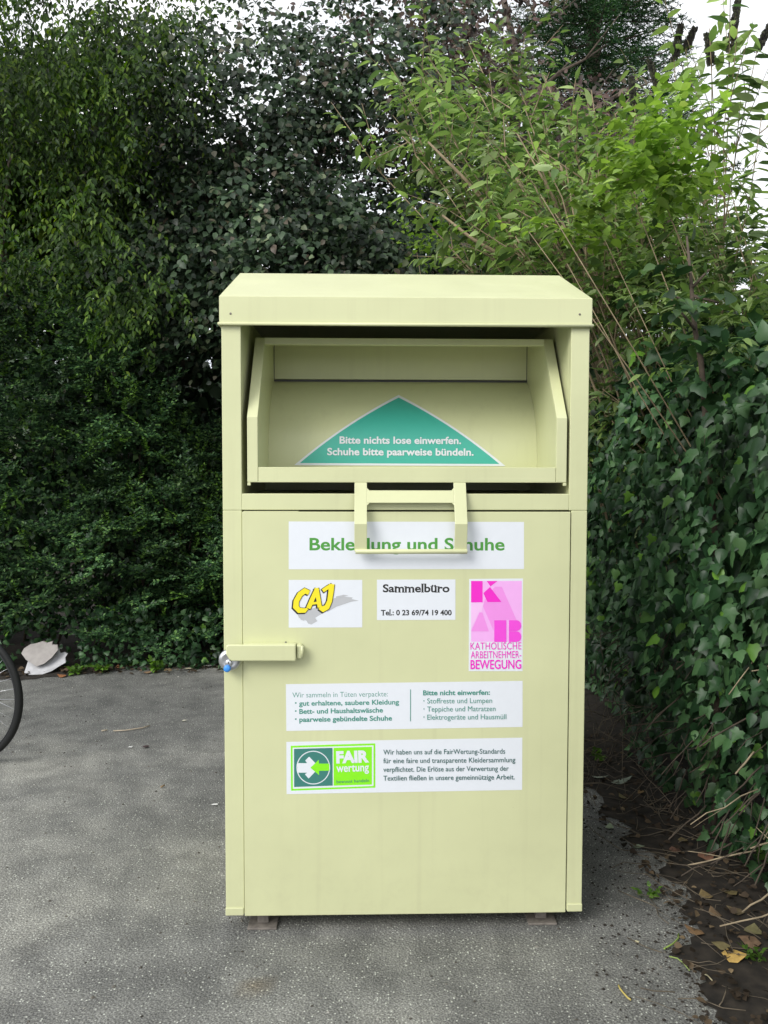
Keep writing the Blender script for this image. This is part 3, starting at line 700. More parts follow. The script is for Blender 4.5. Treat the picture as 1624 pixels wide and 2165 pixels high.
def hedge_front(x):  # depth of the left hedge's face
    return 6.25+.0*x
def hedge_top(x):
    return np.interp(x, [-4.2, -3.0, -2.4, -2.0, -1.7, -1.45, -1.1, 1.2], [3.2, 3.05, 2.95, 2.7, 2.15, 1.7, 1.5, 1.5])
def left_hedge():
    c = np.array([-2.2, 6.8, 0]); root = empty('hedge', tuple(c)); tag(root, 'dark dense hedge of tiny leaves behind the asphalt, left of the container', 'hedge')
    lv, tp = Leaves(), Leaves()
    def face(x, z):
        P = np.stack([x, 0*x, z], 1); zt = hedge_top(x)
        Q = P*np.array([.8, 1, 1.9]); return 6.22-.30*vnoise(Q, 2.2, 3)-.20*vnoise(Q, 4.6, 5)+.03*z+.35*np.clip((x+1.9)/.6, 0, 1)*np.clip((z-.3)/.6, 0, 1)+np.where(z > zt-.4, (z-zt+.4)*.9, 0)+np.where(z < .5, (.5-z)*.35, 0)
    # flat sprays: a branchlet with side shoots, each set with two rows of leaves
    def sprays(M, d0, d1, Lr, size, target, nl=11, ns=10, bright=None):
        x = rnd(M, -4.2, 1.1); zt = hedge_top(x); z = .15+rnd(M, 0, 1)**.9*(zt-.12); O = np.stack([x, face(x, z)+rnd(M, d0, d1), z], 1)
        Dr = unit(np.stack([RNG.normal(.25, .75, M), -rnd(M, .35, .9), rnd(M, .0, .75)], 1)); L = rnd(M, *Lr); side = unit(np.cross(Dr, np.array([0, -.3, 1.])+.25*RNG.normal(size=(M, 3))))
        OO, DD, LL = [O], [Dr], [L]
        for k in range(ns):
            t = .12+.8*k/ns; s_ = 1 if k % 2 else -1
            OO.append(O+Dr*(L*t)[:, None]-np.array([0, 0, 1])*(.12*(L*t)**2)[:, None]); DD.append(Dr*.75+side*s_*.8+.2*RNG.normal(size=(M, 3))); LL.append(L*.42*(1.05-t*.75))
        OO, DD, LL = np.concatenate(OO), np.concatenate(DD), np.concatenate(LL)
        shoots(target, T_SMALL, OO-c, DD, LL, nl, size, fwd=.7, droop=.15, jit=.3, wid=1.25, up=(0, -.45, 1), taper=.35)
    sprays(760, -.08, .06, (.26, .54), .036, lv); sprays(300, .15, .45, (.25, .45), .042, lv, 8, 8)
    # deep layer, larger leaves filling the inside
    K = 46000; x = rnd(K, -4.3, 1.3); z = rnd(K, 0.05, 1)*(hedge_top(x)-.1); P = np.stack([x, np.maximum(face(x, z)+.35, 6.5)+rnd(K, 0, .6), z], 1)
    A = rdir(K); A[:, 2] -= .3; lv.add(T_SMALL, P-c, A, rdir(K)+np.array([0, -.6, .3]), rnd(K, .05, .08), 1.4)
    # fresh tips that stick out
    M = 430; x = rnd(M, -4.1, .9); zt = hedge_top(x); z = .3+rnd(M, 0, 1)**.7*(zt-.25); O = np.stack([x, face(x, z)-.22, z], 1)
    Dr = np.stack([RNG.normal(.1, .6, M), -rnd(M, .2, .5), rnd(M, .2, 1.0)], 1)
    shoots(tp, T_SMALL, O-c, Dr, rnd(M, .10, .28), 16, .034, fwd=.8, jit=.3, wid=1.2)
    lv.build('foliage', M_HEDGE, root); tp.build('young_shoots', M_TIP, root)
    m = MB()
    for i in range(60):
        xx = RNG.uniform(-4.1, 1.1); o = np.array([xx, RNG.uniform(6.8, 7.1), 0.0]); h = float(hedge_top(xx))*RNG.uniform(.6, .9)
        m.tube([p-c for p in curve_pts(o, (RNG.normal(0, .12), .05, 1), h, 0, 6, .03)], [.014, .012, .010, .008, .005, .003], 5)
    m.build('stems', DTWIG, root)
left_hedge()

IVX = lambda y, z: 1.16+.02*(y-3)+.10*np.maximum(0, .5-z)*0-.02
def ivy_hedge():
    c = np.array([1.5, 3.4, 0]); root = empty('ivy_hedge', tuple(c)); tag(root, 'tall dark ivy wall with lobed leaves right of the container', 'ivy')
    lv = Leaves()
    def face(M, off0, off1, s0, s1, y0=1.15, y1=6.4):
        y = y0+rnd(M, 0, 1)**1.15*(y1-y0); top = 1.98+.10*np.sin(y*2.1); z = .06+rnd(M, 0, 1)*(top-.02)
        P = np.stack([np.zeros(M), y, z], 1); b = .13*vnoise(P, 2.6, 11)+.08*vnoise(P, 6, 12)
        lean = np.interp(z, [0, .35, .8, 1.4, 1.8, 2.1], [.20, .12, .0, -.02, .08, .32])
        P[:, 0] = 1.14+.03*(y-3)+lean-b+rnd(M, off0, off1)
        n = np.stack([-np.ones(M), -.55+0*y, np.full(M, .45)], 1)+.65*RNG.normal(size=(M, 3))
        A = np.stack([-.25+.35*RNG.normal(size=M), .45*RNG.normal(size=M), -1+.45*RNG.normal(size=M)], 1)
        A -= n*((A*n).sum(1)/(n*n).sum(1))[:, None]*.8
        # thin out low down where the stems show
        keep = (z > .60+.15*np.sin(y*3)) | (RNG.uniform(0, 1, M) < .62)
        return P[keep]-c, A[keep], n[keep], rnd(M, s0, s1)[keep]
    P, A, n, S = face(7600, -.03, .05, .034, .068); add_ivy(lv, P, A, n, S)
    P, A, n, S = face(6500, .14, .30, .040, .078); add_ivy(lv, P, A, n, S)
    P, A, n, S = face(6500, .35, .7, .07, .12); add_ivy(lv, P, A, n, S)
    # the top, leaves facing up
    M = 3400; y = rnd(M, 1.1, 6.6); x = 1.15+.03*(y-3)+rnd(M, .02, 1.2); P = np.stack([x, y, 1.86+.10*np.sin(y*2.1)+rnd(M, -.15, .14)+.12*(x-1.2)], 1)
    n = np.stack([-.4+.5*RNG.normal(size=M), -.4+.5*RNG.normal(size=M), np.ones(M)], 1); A = rdir(M); A[:, 2] -= .25
    add_ivy(lv, P-c, A, n, rnd(M, .04, .085))
    # where the ivy turns behind the container
    M = 3600; x = rnd(M, .0, 1.35); z = rnd(M, .05, 1.95); P = np.stack([x, 5.75+rnd(M, 0, .5)+.1*vnoise(np.stack([x, x*0, z], 1), 4, 2), z], 1)
    n = np.stack([.3*RNG.normal(size=M)-.2, -np.ones(M), .4+.3*RNG.normal(size=M)], 1); A = np.stack([.4*RNG.normal(size=M), 0*x, -np.ones(M)], 1)
    add_ivy(lv, P-c, A, n, rnd(M, .04, .085))
    lv.build('foliage', M_IVY, root)
    # stems inside
    m = MB()
    for i in range(55):
        y = RNG.uniform(1.2, 6.0); o = np.array([1.65+.03*(y-3)+RNG.uniform(0, .4), y, 0]); d = np.array([RNG.normal(.0, .08), RNG.normal(0, .25), 1])
        m.tube([p-c for p in curve_pts(o, d, RNG.uniform(1.0, 1.9), 0, 6, .035)], [.012, .011, .010, .008, .006, .004], 5)
    m.build('stems', DTWIG, root)
    # bare cut twigs pointing down and out of the lower face
    rest = MB()
    for i in range(150):
        if i < 60: y = RNG.uniform(1.45, 2.6); z = RNG.uniform(.15, .95)
        else: y = RNG.uniform(2.4, 4.2); z = RNG.uniform(.1, .7)
        o = np.array([1.16+.03*(y-3)+RNG.uniform(-.02, .16), y, z+.10]); d = np.array([RNG.normal(-.7, .2), RNG.normal(-.25, .3), RNG.normal(-.6, .25)])
        L = RNG.uniform(.08, .24); r = RNG.uniform(.0014, .0034); m = MB() if i < 60 else rest
        P = curve_pts(o, d, L, RNG.uniform(-.3, .3), 5, .012); m.tube([p-c for p in P], [r, r, r*.95, r*.9, r*.85], 5)
        if RNG.uniform() < .5:
            q_ = P[2]; d2 = d+RNG.normal(0, .5, 3); m.tube([p-c for p in curve_pts(q_, d2, L*.5, .3, 4, .02)], [r*.7, r*.6, r*.5, r*.4], 4)
        if i < 60: m.build('twig', TWIG, root)
    rest.build('brushwood', DTWIG, root)['kind'] = 'stuff'
ivy_hedge()

def tree(name, label, cat, base, h, r, trunkmat=BARK, limbs=9, top=.9, seed=1, low=.35):
    """tapered trunk with limbs; returns the root and limb end points (world)"""
    rg = np.random.default_rng(seed); base = np.array(base, float)
    root = empty(name, tuple(base)); tag(root, label, cat); m = MB(); ends = []
    n = 8; P = [np.array([rg.normal(0, .03)*i, rg.normal(0, .03)*i, h*top*i/(n-1)]) for i in range(n)]
    m.tube(P, [r*(1-.85*i/(n-1)) for i in range(n)], 10)
    for k in range(limbs):
        t = low+(1-low)*(k+.5)/limbs; i = int(t*(n-1)); o = P[i]+(P[min(i+1, n-1)]-P[i])*(t*(n-1)-i); a = rg.uniform(0, 6.28)
        L = h*.32*(1.25-t); d = np.array([math.cos(a), math.sin(a), rg.uniform(.3, .9)]); d /= np.linalg.norm(d)
        Q = [o+d*L*j/4+np.array([0, 0, -.04*L*j*j/16])+rg.normal(0, .02*L, 3)*(j > 0) for j in range(5)]; rr = r*(1-.8*t)*.5
        m.tube(Q, [rr*(1-.2*j) for j in range(5)], 6)
        for j in range(3):
            o2 = Q[2+j//2]; d2 = unit(d+rg.normal(0, .6, 3)); m.tube([o2+d2*L*.5*s_ for s_ in (0, .35, .7, 1)], [rr*.4, rr*.3, rr*.2, rr*.1], 5); ends.append(base+o2+d2*L*.5)
        ends.append(base+Q[-1])
    m.build('trunk', trunkmat, root)
    return root, base, ends

def blob_points(M, c, rad, seed, shell=.35, scale=1.3, amp=.45):
    """points spread through a lumpy crown, more of them near its outside; gaps where the lumps part"""
    P = rdir(M); u = RNG.uniform(0, 1, M)**shell; Q = P*u[:, None]
    k = 1+amp*vnoise(P*1.6, scale, seed); W = np.array(c)+Q*k[:, None]*np.array(rad)
    return W, P

def drooping_tree():
    root, base, ends = tree('drooping_tree', 'yellow green tree with hanging foliage above the hedge, top left corner', 'tree', (-3.5, 7.6, 0), 6.2, .14, seed=3)
    lv = Leaves()
    def cl(M, c, rad, seed, L=(.35, .75)):
        W, P = blob_points(M, c, rad, seed); W = W[vnoise(W*np.array([1, 1, 1.3]), 3.0, 21) > -.02]; M = len(W)
        Dr = np.stack([RNG.normal(0, .5, M), -rnd(M, 0, .6), -rnd(M, .1, .9)], 1)
        shoots(lv, T_OVATE, W-base, Dr, rnd(M, *L), 17, .060, fwd=.6, droop=.5, jit=.35, hang=.7, up=(0, -.5, .8), wid=.72)
    cl(1000, (-3.0, 6.3, 4.5), (1.05, .8, .95), 1); cl(620, (-2.15, 6.6, 4.75), (.75, .6, .75), 2); cl(800, (-2.7, 7.4, 4.3), (1.4, .5, 1.2), 12); cl(110, (-3.0, 6.0, 3.75), (.55, .35, .3), 4)
    cl(260, (-4.3, 6.2, 3.8), (.7, .7, .8), 5)
    cl(120, (-1.85, 6.15, 3.0), (.42, .3, .45), 6, (.3, .55)); cl(60, (-2.15, 6.0, 3.45), (.2, .2, .4), 8)
    cl(60, (-2.9, 6.0, 2.98), (.55, .2, .14), 9, (.2, .35))
    # thin upper shell
    cl(900, (-2.9, 7.0, 5.35), (1.5, .8, .7), 7)
    # the far side of the crown
    K = 15000; W, P = blob_points(K, (-3.2, 8.3, 4.0), (1.7, .8, 1.45), 15, .5, amp=.25); lv.add(T_OVATE, W-base, rdir(K)+np.array([0, 0, -.6]), rdir(K)+np.array([0, -.6, .4]), rnd(K, .08, .13), 1.1)
    lv.build('crown', M_DROOP, root)
drooping_tree()

def dark_tree():
    root, base, ends = tree('broadleaf_tree', 'dark grey green broadleaf tree with sky gaps behind the container, centre', 'tree', (-.6, 8.0, 0), 6.6, .16, limbs=12, seed=5, top=.68, low=.25)
    lv = Leaves()
    def cl(M, c, rad, seed, gap=-.5, L=(.25, .6), nl=9, size=.075):
        W, P = blob_points(M, c, rad, seed); W = W[vnoise(W, 3.4, 31) > gap]; M = len(W)
        Dr = np.stack([RNG.normal(0, .8, M), -rnd(M, .0, .9), rnd(M, -.6, .3)], 1)
        shoots(lv, T_OVATE, W-base, Dr, rnd(M, *L), nl, size, fwd=.5, droop=.4, jit=.45, hang=.45, up=(0, -.5, .8), wid=1.15)
    cl(1150, (-1.0, 6.9, 3.1), (1.35, .7, .95), 1, -.6); cl(560, (-.35, 6.6, 2.9), (.8, .5, .75), 2); cl(380, (.35, 7.0, 3.1), (.8, .6, 1.0), 3)
    cl(800, (-1.3, 7.2, 4.45), (1.25, .8, .75), 4, -.2); cl(620, (-.1, 7.4, 4.6), (1.2, .8, .8), 5, -.2); cl(600, (-.9, 8.0, 4.0), (1.7, .5, .6), 14, -.25)
    cl(430, (.5, 7.3, 2.0), (1.3, .6, 1.2), 7)
    cl(520, (-.9, 7.5, 5.5), (1.8, .7, .6), 8, -.1)
    # dark inside
    K = 12000; x = rnd(K, -2.6, 2.1); P = np.stack([x, rnd(K, 7.4, 8.6), rnd(K, 0.1, 3.9)], 1)
    lv.add(T_OVATE, P-base, rdir(K), rdir(K)+np.array([0, -1, 0]), rnd(K, .09, .15), 1.4)
    lv.build('crown', M_DARK, root)
dark_tree()

def purple_tree():
    root, base, ends = tree('purple_leaved_tree', 'brownish purple leaved tree with thin top, behind between dark tree and spruce', 'tree', (1.3, 9.2, 0), 8.0, .16, limbs=12, seed=8)
    lv = Leaves()
    def cl(M, c, rad, seed, gap=-.3):
        W, P = blob_points(M, c, rad, seed); W = W[vnoise(W, 2.8, 41) > gap]; M = len(W)
        Dr = np.stack([RNG.normal(0, .7, M), -rnd(M, -.2, .7), rnd(M, -.5, .5)], 1)
        shoots(lv, T_OVATE, W-base, Dr, rnd(M, .3, .6), 9, .085, fwd=.5, droop=.4, jit=.5, hang=.5, up=(0, -.5, .8), wid=.9)
    cl(700, (.3, 8.4, 5.2), (1.1, .8, 1.1), 1, -.3); cl(300, (.6, 8.7, 5.7), (.6, .6, .7), 9, -.2); cl(620, (1.3, 8.4, 4.6), (1.2, .9, .9), 2); cl(300, (2.2, 8.6, 4.3), (.9, .7, .8), 3); cl(220, (.8, 8.6, 6.2), (1.3, .7, .5), 4, .0)
    cl(420, (1.3, 8.3, 3.2), (1.6, .8, .9), 5)
    lv.build('crown', M_PURP, root)
purple_tree()

def spruce():
    base = np.array([2.55, 10.5, 0]); root = empty('spruce_tree', tuple(base)); tag(root, 'dark spruce with needled branches rising behind the shrubs, top right', 'tree')
    m = MB(); m.tube([(0, 0, 0), (0, 0, 4), (0.03, 0, 7), (0, 0, 10.2)], [.17, .12, .08, .015], 10)
    lv = Leaves(); H_ = 10.2
    for z in np.arange(3.6, 10, .2):
        L = (H_-z)*.30+.08; nb = 11
        for k in range(nb):
            a = k*2*math.pi/nb+RNG.uniform(-.3, .3)+z; d = np.array([math.cos(a), math.sin(a), .05]); o = np.array([0, 0, z+RNG.uniform(-.1, .1)])
            Lk = L*RNG.uniform(.8, 1.12); P = [o+d*Lk*t+np.array([0, 0, -.28*Lk*t*t+.22*Lk*t**4]) for t in (0, .35, .7, 1)]
            m.tube(P, [.018, .013, .008, .003], 4, cap=False)
            sd = np.array([-d[1], d[0], 0]); nS = max(4, int(Lk/.10)); O, Dd, Ls = [], [], []
            for j in range(nS):
                t = .12+.88*j/nS; p = o+d*Lk*t+np.array([0, 0, -.28*Lk*t*t+.22*Lk*t**4])
                for s_ in (-1, 1):
                    O.append(p); Dd.append(d*.75+sd*s_*.8+np.array([0, 0, RNG.uniform(-.45, .1)])); Ls.append((.38*(1-t)+.14)*min(1, Lk))
            O.append(P[2]); Dd.append(P[3]-P[2]); Ls.append(.3*Lk)
            shoots(lv, T_NEEDLE, np.array(O), np.array(Dd), np.array(Ls), 20, .065, fwd=.8, jit=.7, wid=2.2, taper=0)
    m.build('trunk', BARK, root); lv.build('crown', M_SPRUCE, root)
spruce()

def butterfly_bush():
    base = np.array([1.72, 5.0, 0]); root = empty('butterfly_bush', tuple(base)); tag(root, 'arching shrub with long grey green leaves and dark seed spikes, right of the roof', 'shrub')
    m, lv = MB(), Leaves(); tips = []
    def stem(tgt, r=.012, bow=.25, nside=15, leaf=.12, o=None, n=9):
        o = np.array([RNG.normal(0, .10), RNG.normal(0, .12), 0]) if o is None else np.array(o)-base
        tgt = np.array(tgt, float)-base; mid = (o+tgt)/2+np.array([-(tgt-o)[0]*.35, 0, bow]); P = []
        for i in range(n):
            t = i/(n-1); P.append((1-t)**2*o+2*t*(1-t)*mid+t*t*tgt+RNG.normal(0, .012, 3)*(0 < i < n-1))
        m.tube(P, [r*(1-.8*i/(n-1)) for i in range(n)], 6)
        O, Dd, Ls = [], [], []
        for k in range(nside):
            t = RNG.uniform(.36, 1.0)
            i = min(n-2, int(t*(n-1))); p = P[i]+(P[i+1]-P[i])*(t*(n-1)-i); d = unit((P[i+1]-P[i])*0.9/np.linalg.norm(P[i+1]-P[i])+RNG.normal(0, .55, 3)+np.array([0, -.1, .25]))
            L = RNG.uniform(.22, .55); m.tube([p, p+d*L*.5, p+d*L], [r*.3, r*.22, r*.12], 4, cap=False); O.append(p); Dd.append(d); Ls.append(L)
        O.append(P[-2]); Dd.append(P[-1]-P[-3]); Ls.append(.4)
        shoots(lv, T_LANCE, np.array(O), np.array(Dd), np.array(Ls), 10, leaf, fwd=.7, droop=.2, jit=.35, hang=.55, wid=1.3)
        return base+P[-1], unit(P[-1]-P[-3])
    T_ = [((850, 190), 5.0), ((905, 120), 5.2), ((960, 300), 4.7), ((1010, 190), 5.2), ((1060, 330), 4.6), ((1110, 230), 5.0), ((880, 330), 5.0), ((830, 270), 5.4),
          ((1150, 160), 5.2), ((1200, 250), 4.6), ((1250, 190), 4.4), ((1300, 240), 4.4), ((1130, 390), 4.3), ((1230, 380), 4.2), ((1010, 430), 4.6), ((940, 400), 4.9), ((1330, 330), 4.1),
          ((800, 360), 5.5), ((1075, 130), 5.3), ((990, 90), 5.4), ((1400, 420), 4.2), ((1190, 470), 4.0), ((1290, 480), 4.0), ((1090, 500), 4.4)]
    for (px, py), y in T_: stem(at_depth(px, py, y), RNG.uniform(.010, .018), RNG.uniform(.1, .35))
    # long bare canes that show in the photograph
    for a, b in (((1250, 560), (905, 300)), ((1260, 570), (935, 455)), ((1262, 620), (1180, 320)), ((1275, 640), (1245, 420)), ((1285, 650), (1310, 430)), ((1295, 655), (1400, 400))):
        p0, p1 = at_depth(*a, 4.8), at_depth(*b, 4.75); mid = (p0+p1)/2+np.array([-.05, 0, -.10])
        m.tube([base*0+q_-base for q_ in (p0, (p0+mid)/2+RNG.normal(0, .01, 3), mid, (mid+p1)/2+RNG.normal(0, .01, 3), p1)], [.016, .014, .012, .010, .006], 6)
    for i in range(46):
        p0 = at_depth(RNG.uniform(1255, 1330), RNG.uniform(640, 740), RNG.uniform(4.4, 5.0)); p1 = p0+np.array([RNG.normal(-.05, .35), RNG.normal(0, .2), RNG.uniform(.4, .95)])
        P = [p0, p0+(p1-p0)*.35+RNG.normal(0, .03, 3), p0+(p1-p0)*.7+RNG.normal(0, .03, 3), p1]; m.tube([p-base for p in P], [.008, .007, .005, .003], 5)
    # tall shoots on the right with seed spikes against the sky
    sp = [((1425, 130), (1440, 55), 3.9), ((1545, 110), (1560, 5), 3.6), ((1505, 140), (1495, 75), 3.7), ((1600, 110), (1640, 40), 3.5), ((1395, 200), (1372, 130), 4.1), ((1450, 105), (1470, 60), 3.9), ((1340, 225), (1335, 165), 4.3)]
    for a, b, y in sp:
        t0, t1 = at_depth(*a, y), at_depth(*b, y); stem(t0, .008, .5, 5, .115)
        s_ = Leaves(); k = 420; u = rnd(k, 0, 1); rr = .0095*(1-.6*u)*np.sqrt(rnd(k, .3, 1)); an = rnd(k, 0, 6.28)
        P = t0+(t1-t0)*u[:, None]+np.stack([rr*np.cos(an), rr*np.sin(an), 0*u], 1); A = np.stack([np.cos(an), np.sin(an), .9+0*u], 1)
        s_.add(T_SMALL, P-base, A, rdir(k), rnd(k, .012, .022), 1.6); s_.build('flower_spike', M_FLOW, root)
        m.tube([t0-base, t1-base], [.004, .002], 4)
    for (px, py), y in (((1560, 60), 3.4), ((1610, 250), 3.2), ((1500, 60), 3.6), ((1600, 540), 3.2)): stem(at_depth(px, py, y), .008, .4, 4, .12)
    m.build('branches', STEMB, root); lv.build('foliage', M_BUDD, root)
butterfly_bush()

def leafy_shrub(name, label, mat, base, clumps, size, tpl, wid, stems=4, nl=10, jit=.4, hang=.3, L=(.2, .45), sm=STEMB, sr=.006, gap=-9):
    base = np.array(base, float); root = empty(name, tuple(base)); tag(root, label, 'shrub'); lv, m = Leaves(), MB()
    for M, c, rad, seed in clumps:
        W, P = blob_points(M, c, rad, seed); W = W[vnoise(W, 4, seed) > gap]; M = len(W)
        Dr = np.stack([RNG.normal(0, .7, M), RNG.normal(-.3, .6, M), rnd(M, -.2, .9)], 1)
        shoots(lv, tpl, W-base, Dr, rnd(M, *L), nl, size, fwd=.6, droop=.3, jit=jit, hang=hang, wid=wid)
        for k in range(stems):
            e = np.array(c)+RNG.normal(0, .45, 3)*np.array(rad); o = base+RNG.normal(0, .06, 3)*np.array([1, 1, 0])
            P = [o+(e-o)*t+np.array([0, 0, .25*t*(1-t)])+RNG.normal(0, .02, 3)*(0 < t < 1) for t in (0, .25, .5, .75, 1)]; m.tube([p-base for p in P], [sr*(1-.18*i) for i in range(5)], 5)
    m.build('branches', sm, root); lv.build('foliage', mat, root); return root
leafy_shrub('elder_shrub', 'bright yellow green shrub against the white sky above the ivy', M_LIME, (2.3, 3.8, 0),
            [(80, at_depth(1400, 380, 3.45), (.26, .25, .20), 1), (7, at_depth(1480, 290, 3.5), (.10, .2, .18), 2), (46, at_depth(1280, 480, 3.7), (.30, .3, .14), 3), (8, at_depth(1500, 480, 3.7), (.14, .3, .14), 4)], .066, T_OVATE, .95, gap=-.3, L=(.15, .36))
leafy_shrub('bright_leaved_bush', 'low light green small leaved bush just above the container roof', M_LIME, (.75, 6.1, 0),
            [(150, at_depth(985, 525, 5.8), (.52, .3, .24), 5), (90, at_depth(1085, 430, 5.9), (.4, .3, .3), 6)], .055, T_OVATE, 1.1, gap=-.5)
leafy_shrub('green_shrub', 'dense mid green shrub filling the right edge above the ivy', M_BUDD, (2.5, 4.4, 0),
            [(110, at_depth(1530, 620, 3.9), (.5, .4, .24), 7), (150, at_depth(1400, 570, 4.3), (.5, .4, .3), 8), (110, at_depth(1600, 680, 3.4), (.4, .4, .2), 9), (170, at_depth(1280, 520, 4.8), (.55, .4, .45), 10), (150, at_depth(1140, 400, 5.2), (.6, .4, .5), 14), (120, at_depth(980, 260, 5.6), (.5, .4, .5), 15)], .080, T_LANCE, 1.25, nl=13, gap=-.4)
def dark_sapling():
    p0 = at_depth(1482, 770, 3.15); base = np.array([p0[0]+.15, 3.3, 0]); root = empty('sapling', tuple(base)); tag(root, 'dark bare stem with large drooping leaves rising out of the ivy', 'sapling')
    m = MB(); p = [at_depth(*a, 3.15) for a in ((1482, 760), (1470, 700), (1464, 640), (1462, 600))]
    m.tube([np.zeros(3), np.array([.0, 0, 1.0])]+[q_-base for q_ in p]+[at_depth(1452, 500, 3.2)-base], [.014, .013, .011, .010, .009, .007, .004], 8)
    for a, b in (((1466, 650), (1415, 618)), ((1472, 700), (1440, 660)), ((1462, 610), (1500, 570)), ((1464, 625), (1520, 640))): m.tube([at_depth(*a, 3.15)-base, at_depth(*b, 3.1)-base], [.007, .004], 5)
    m.build('trunk', BARK, root); lv = Leaves()
    W = np.array([at_depth(*a, RNG.uniform(2.9, 3.3)) for a in ((1415, 618), (1440, 655), (1500, 570), (1520, 640), (1540, 690), (1400, 670), (1450, 560), (1560, 620), (1500, 720), (1580, 720), (1420, 720))])
    shoots(lv, T_OVATE, W-base, np.stack([RNG.normal(0, 1, len(W)), RNG.normal(-.3, .5, len(W)), rnd(len(W), -.1, .4)], 1), .22, 7, .085, fwd=.6, droop=.8, hang=.4, wid=1.0)
    lv.build('crown', M_BIGL, root)
dark_sapling()

# a backing line of trees, one mass, added to block horizon light
def backing_trees():
    lv = Leaves(); K = 16000; x = rnd(K, -16, 5); z = rnd(K, 0, 1)*(3.3+.5*np.sin(x*1.1)+.4*np.sin(x*2.7)); P = np.stack([x, rnd(K, 13, 15.5), z], 1)
    lv.add(T_OVATE, P, rdir(K), rdir(K)+np.array([0, -1, .5]), rnd(K, .25, .45), 1.4)
    K = 9000; x = rnd(K, 1.6, 12); z = rnd(K, 0, 1)*(3.1+.3*np.sin(x*1.7)); P = np.stack([x, rnd(K, 8.5, 12), z], 1)
    lv.add(T_OVATE, P, rdir(K), rdir(K)+np.array([0, -1, .5]), rnd(K, .2, .4), 1.4)
    tag(lv.build('backing_woods', M_DARK), 'dark backing mass of trees added far behind the hedge to block horizon light', 'backing_woods', kind='stuff')
backing_trees()

# ------------------------------------------------------------------ wire fence behind the hedge's thin end
def fence():
    base = np.array([-.75, 6.32, 0]); root = empty('wire_fence', tuple(base)); tag(root, 'dark green wire mesh fence panel in the hedge gap beside the container', 'fence')
    gm = simple('fence_green', (.03, .05, .04), .5, .2)
    for xx in (-.42, 1.1):
        m = MB(); m.box(xx-.03, xx+.03, -.02, .02, 0, 1.75); m.build('post', gm, root, bevel=.003)
    m = MB()
    for zz in np.arange(.1, 1.7, .2): m.box(-.4, 1.08, -.004, .004, zz-.003, zz+.003)
    for xx in np.arange(-.38, 1.08, .05): m.tube([(xx, .006, .05), (xx, .006, 1.72)], .0025, 4)
    m.build('mesh_panel', gm, root)
fence()

# ------------------------------------------------------------------ ground cover, weeds, leaf litter
def cover():
    lv = Leaves(); K = 2600; x = rnd(K, -4.4, -.2); z = rnd(K, 0, 1)**1.5*.42; y = 6.0+rnd(K, -.02, .30)+.05*np.sin(x*5)-.0*z+.3*z
    edge = np.interp(x, [-2.7, -2.3, -1.1], [5.92, 6.0, 6.08]); y = edge+.04+rnd(K, 0, .25)+.35*z; P = np.stack([x, y, .02+z], 1); ok = ~((x > -2.78) & (x < -2.28) & (y < 6.2)); P = P[ok]; z = z[ok]; K = len(P)
    n = np.stack([.4*RNG.normal(size=K), -.8+.3*RNG.normal(size=K), np.full(K, .8)], 1); A = rdir(K); A[:, 2] -= .6
    add_ivy(lv, P, A, n, rnd(K, .035, .06)); tag(lv.build('ground_cover', M_IVY), 'low ivy creeping along the foot of the hedge', 'ground cover', kind='stuff')
cover()
def weed(px, py, s, label, n=9, mat=M_WEED, z=0.0, tpl=T_OVATE):
    p = on_ground(px, py); root_l = Leaves()
    O = np.zeros((n, 3))+RNG.normal(0, .2*s, (n, 3))*np.array([1, 1, 0]); Dr = np.stack([RNG.normal(0, .7, n), RNG.normal(-.2, .6, n), rnd(n, .5, 1.2)], 1)
    shoots(root_l, tpl, O+np.array([0, 0, .01]), Dr, rnd(n, .6*s, 1.5*s), 5, s*.55, fwd=.7, droop=.5/s*.3, jit=.4, wid=1.2)
    r = empty('weed', tuple(p)); tag(r, label, 'weed', 'weeds along the edge of the asphalt'); root_l.build('leaves', mat, r)
    m = MB()
    V = [(0, 0, 0)]; F_ = []
    for i in range(n):
        b = len(V); h_ = O[i]+unit(Dr[i])*.25*s; e_ = O[i]+unit(Dr[i])*.8*s; q_ = .0014
        V += [h_+(q_, 0, 0), h_+(-q_, q_, 0), h_+(0, -q_, 0), e_]; F_ += [(0, b, b+1), (0, b+1, b+2), (0, b+2, b), (b, b+3, b+1), (b+1, b+3, b+2), (b+2, b+3, b)]
    m.add(V, F_)
    m.build('stems', M_WEED, r)
weed(165, 1425, .08, 'small bright weed at the right end of the torn white board')
weed(330, 1420, .09, 'bright green weed on the asphalt edge, third from the torn boards')
weed(215, 1422, .08, 'bright low weed second from the torn boards, at the hedge foot')
weed(280, 1408, .06, 'pale yellow green weed tuft between two brighter weeds at the hedge foot')
weed(470, 1400, .10, 'green weed at the hedge foot beside the padlock')
weed(1262, 1610, .06, 'small bright weed among dry twigs beside the container right edge', 8)
weed(1372, 1900, .045, 'light green seedling alone on the dark asphalt right of the container', 5)
weed(1600, 2035, .05, 'light green seedling in the brown leaves at lower right', 5)
weed(1610, 1830, .075, 'larger green seedling under the cut twigs at the right edge', 4)

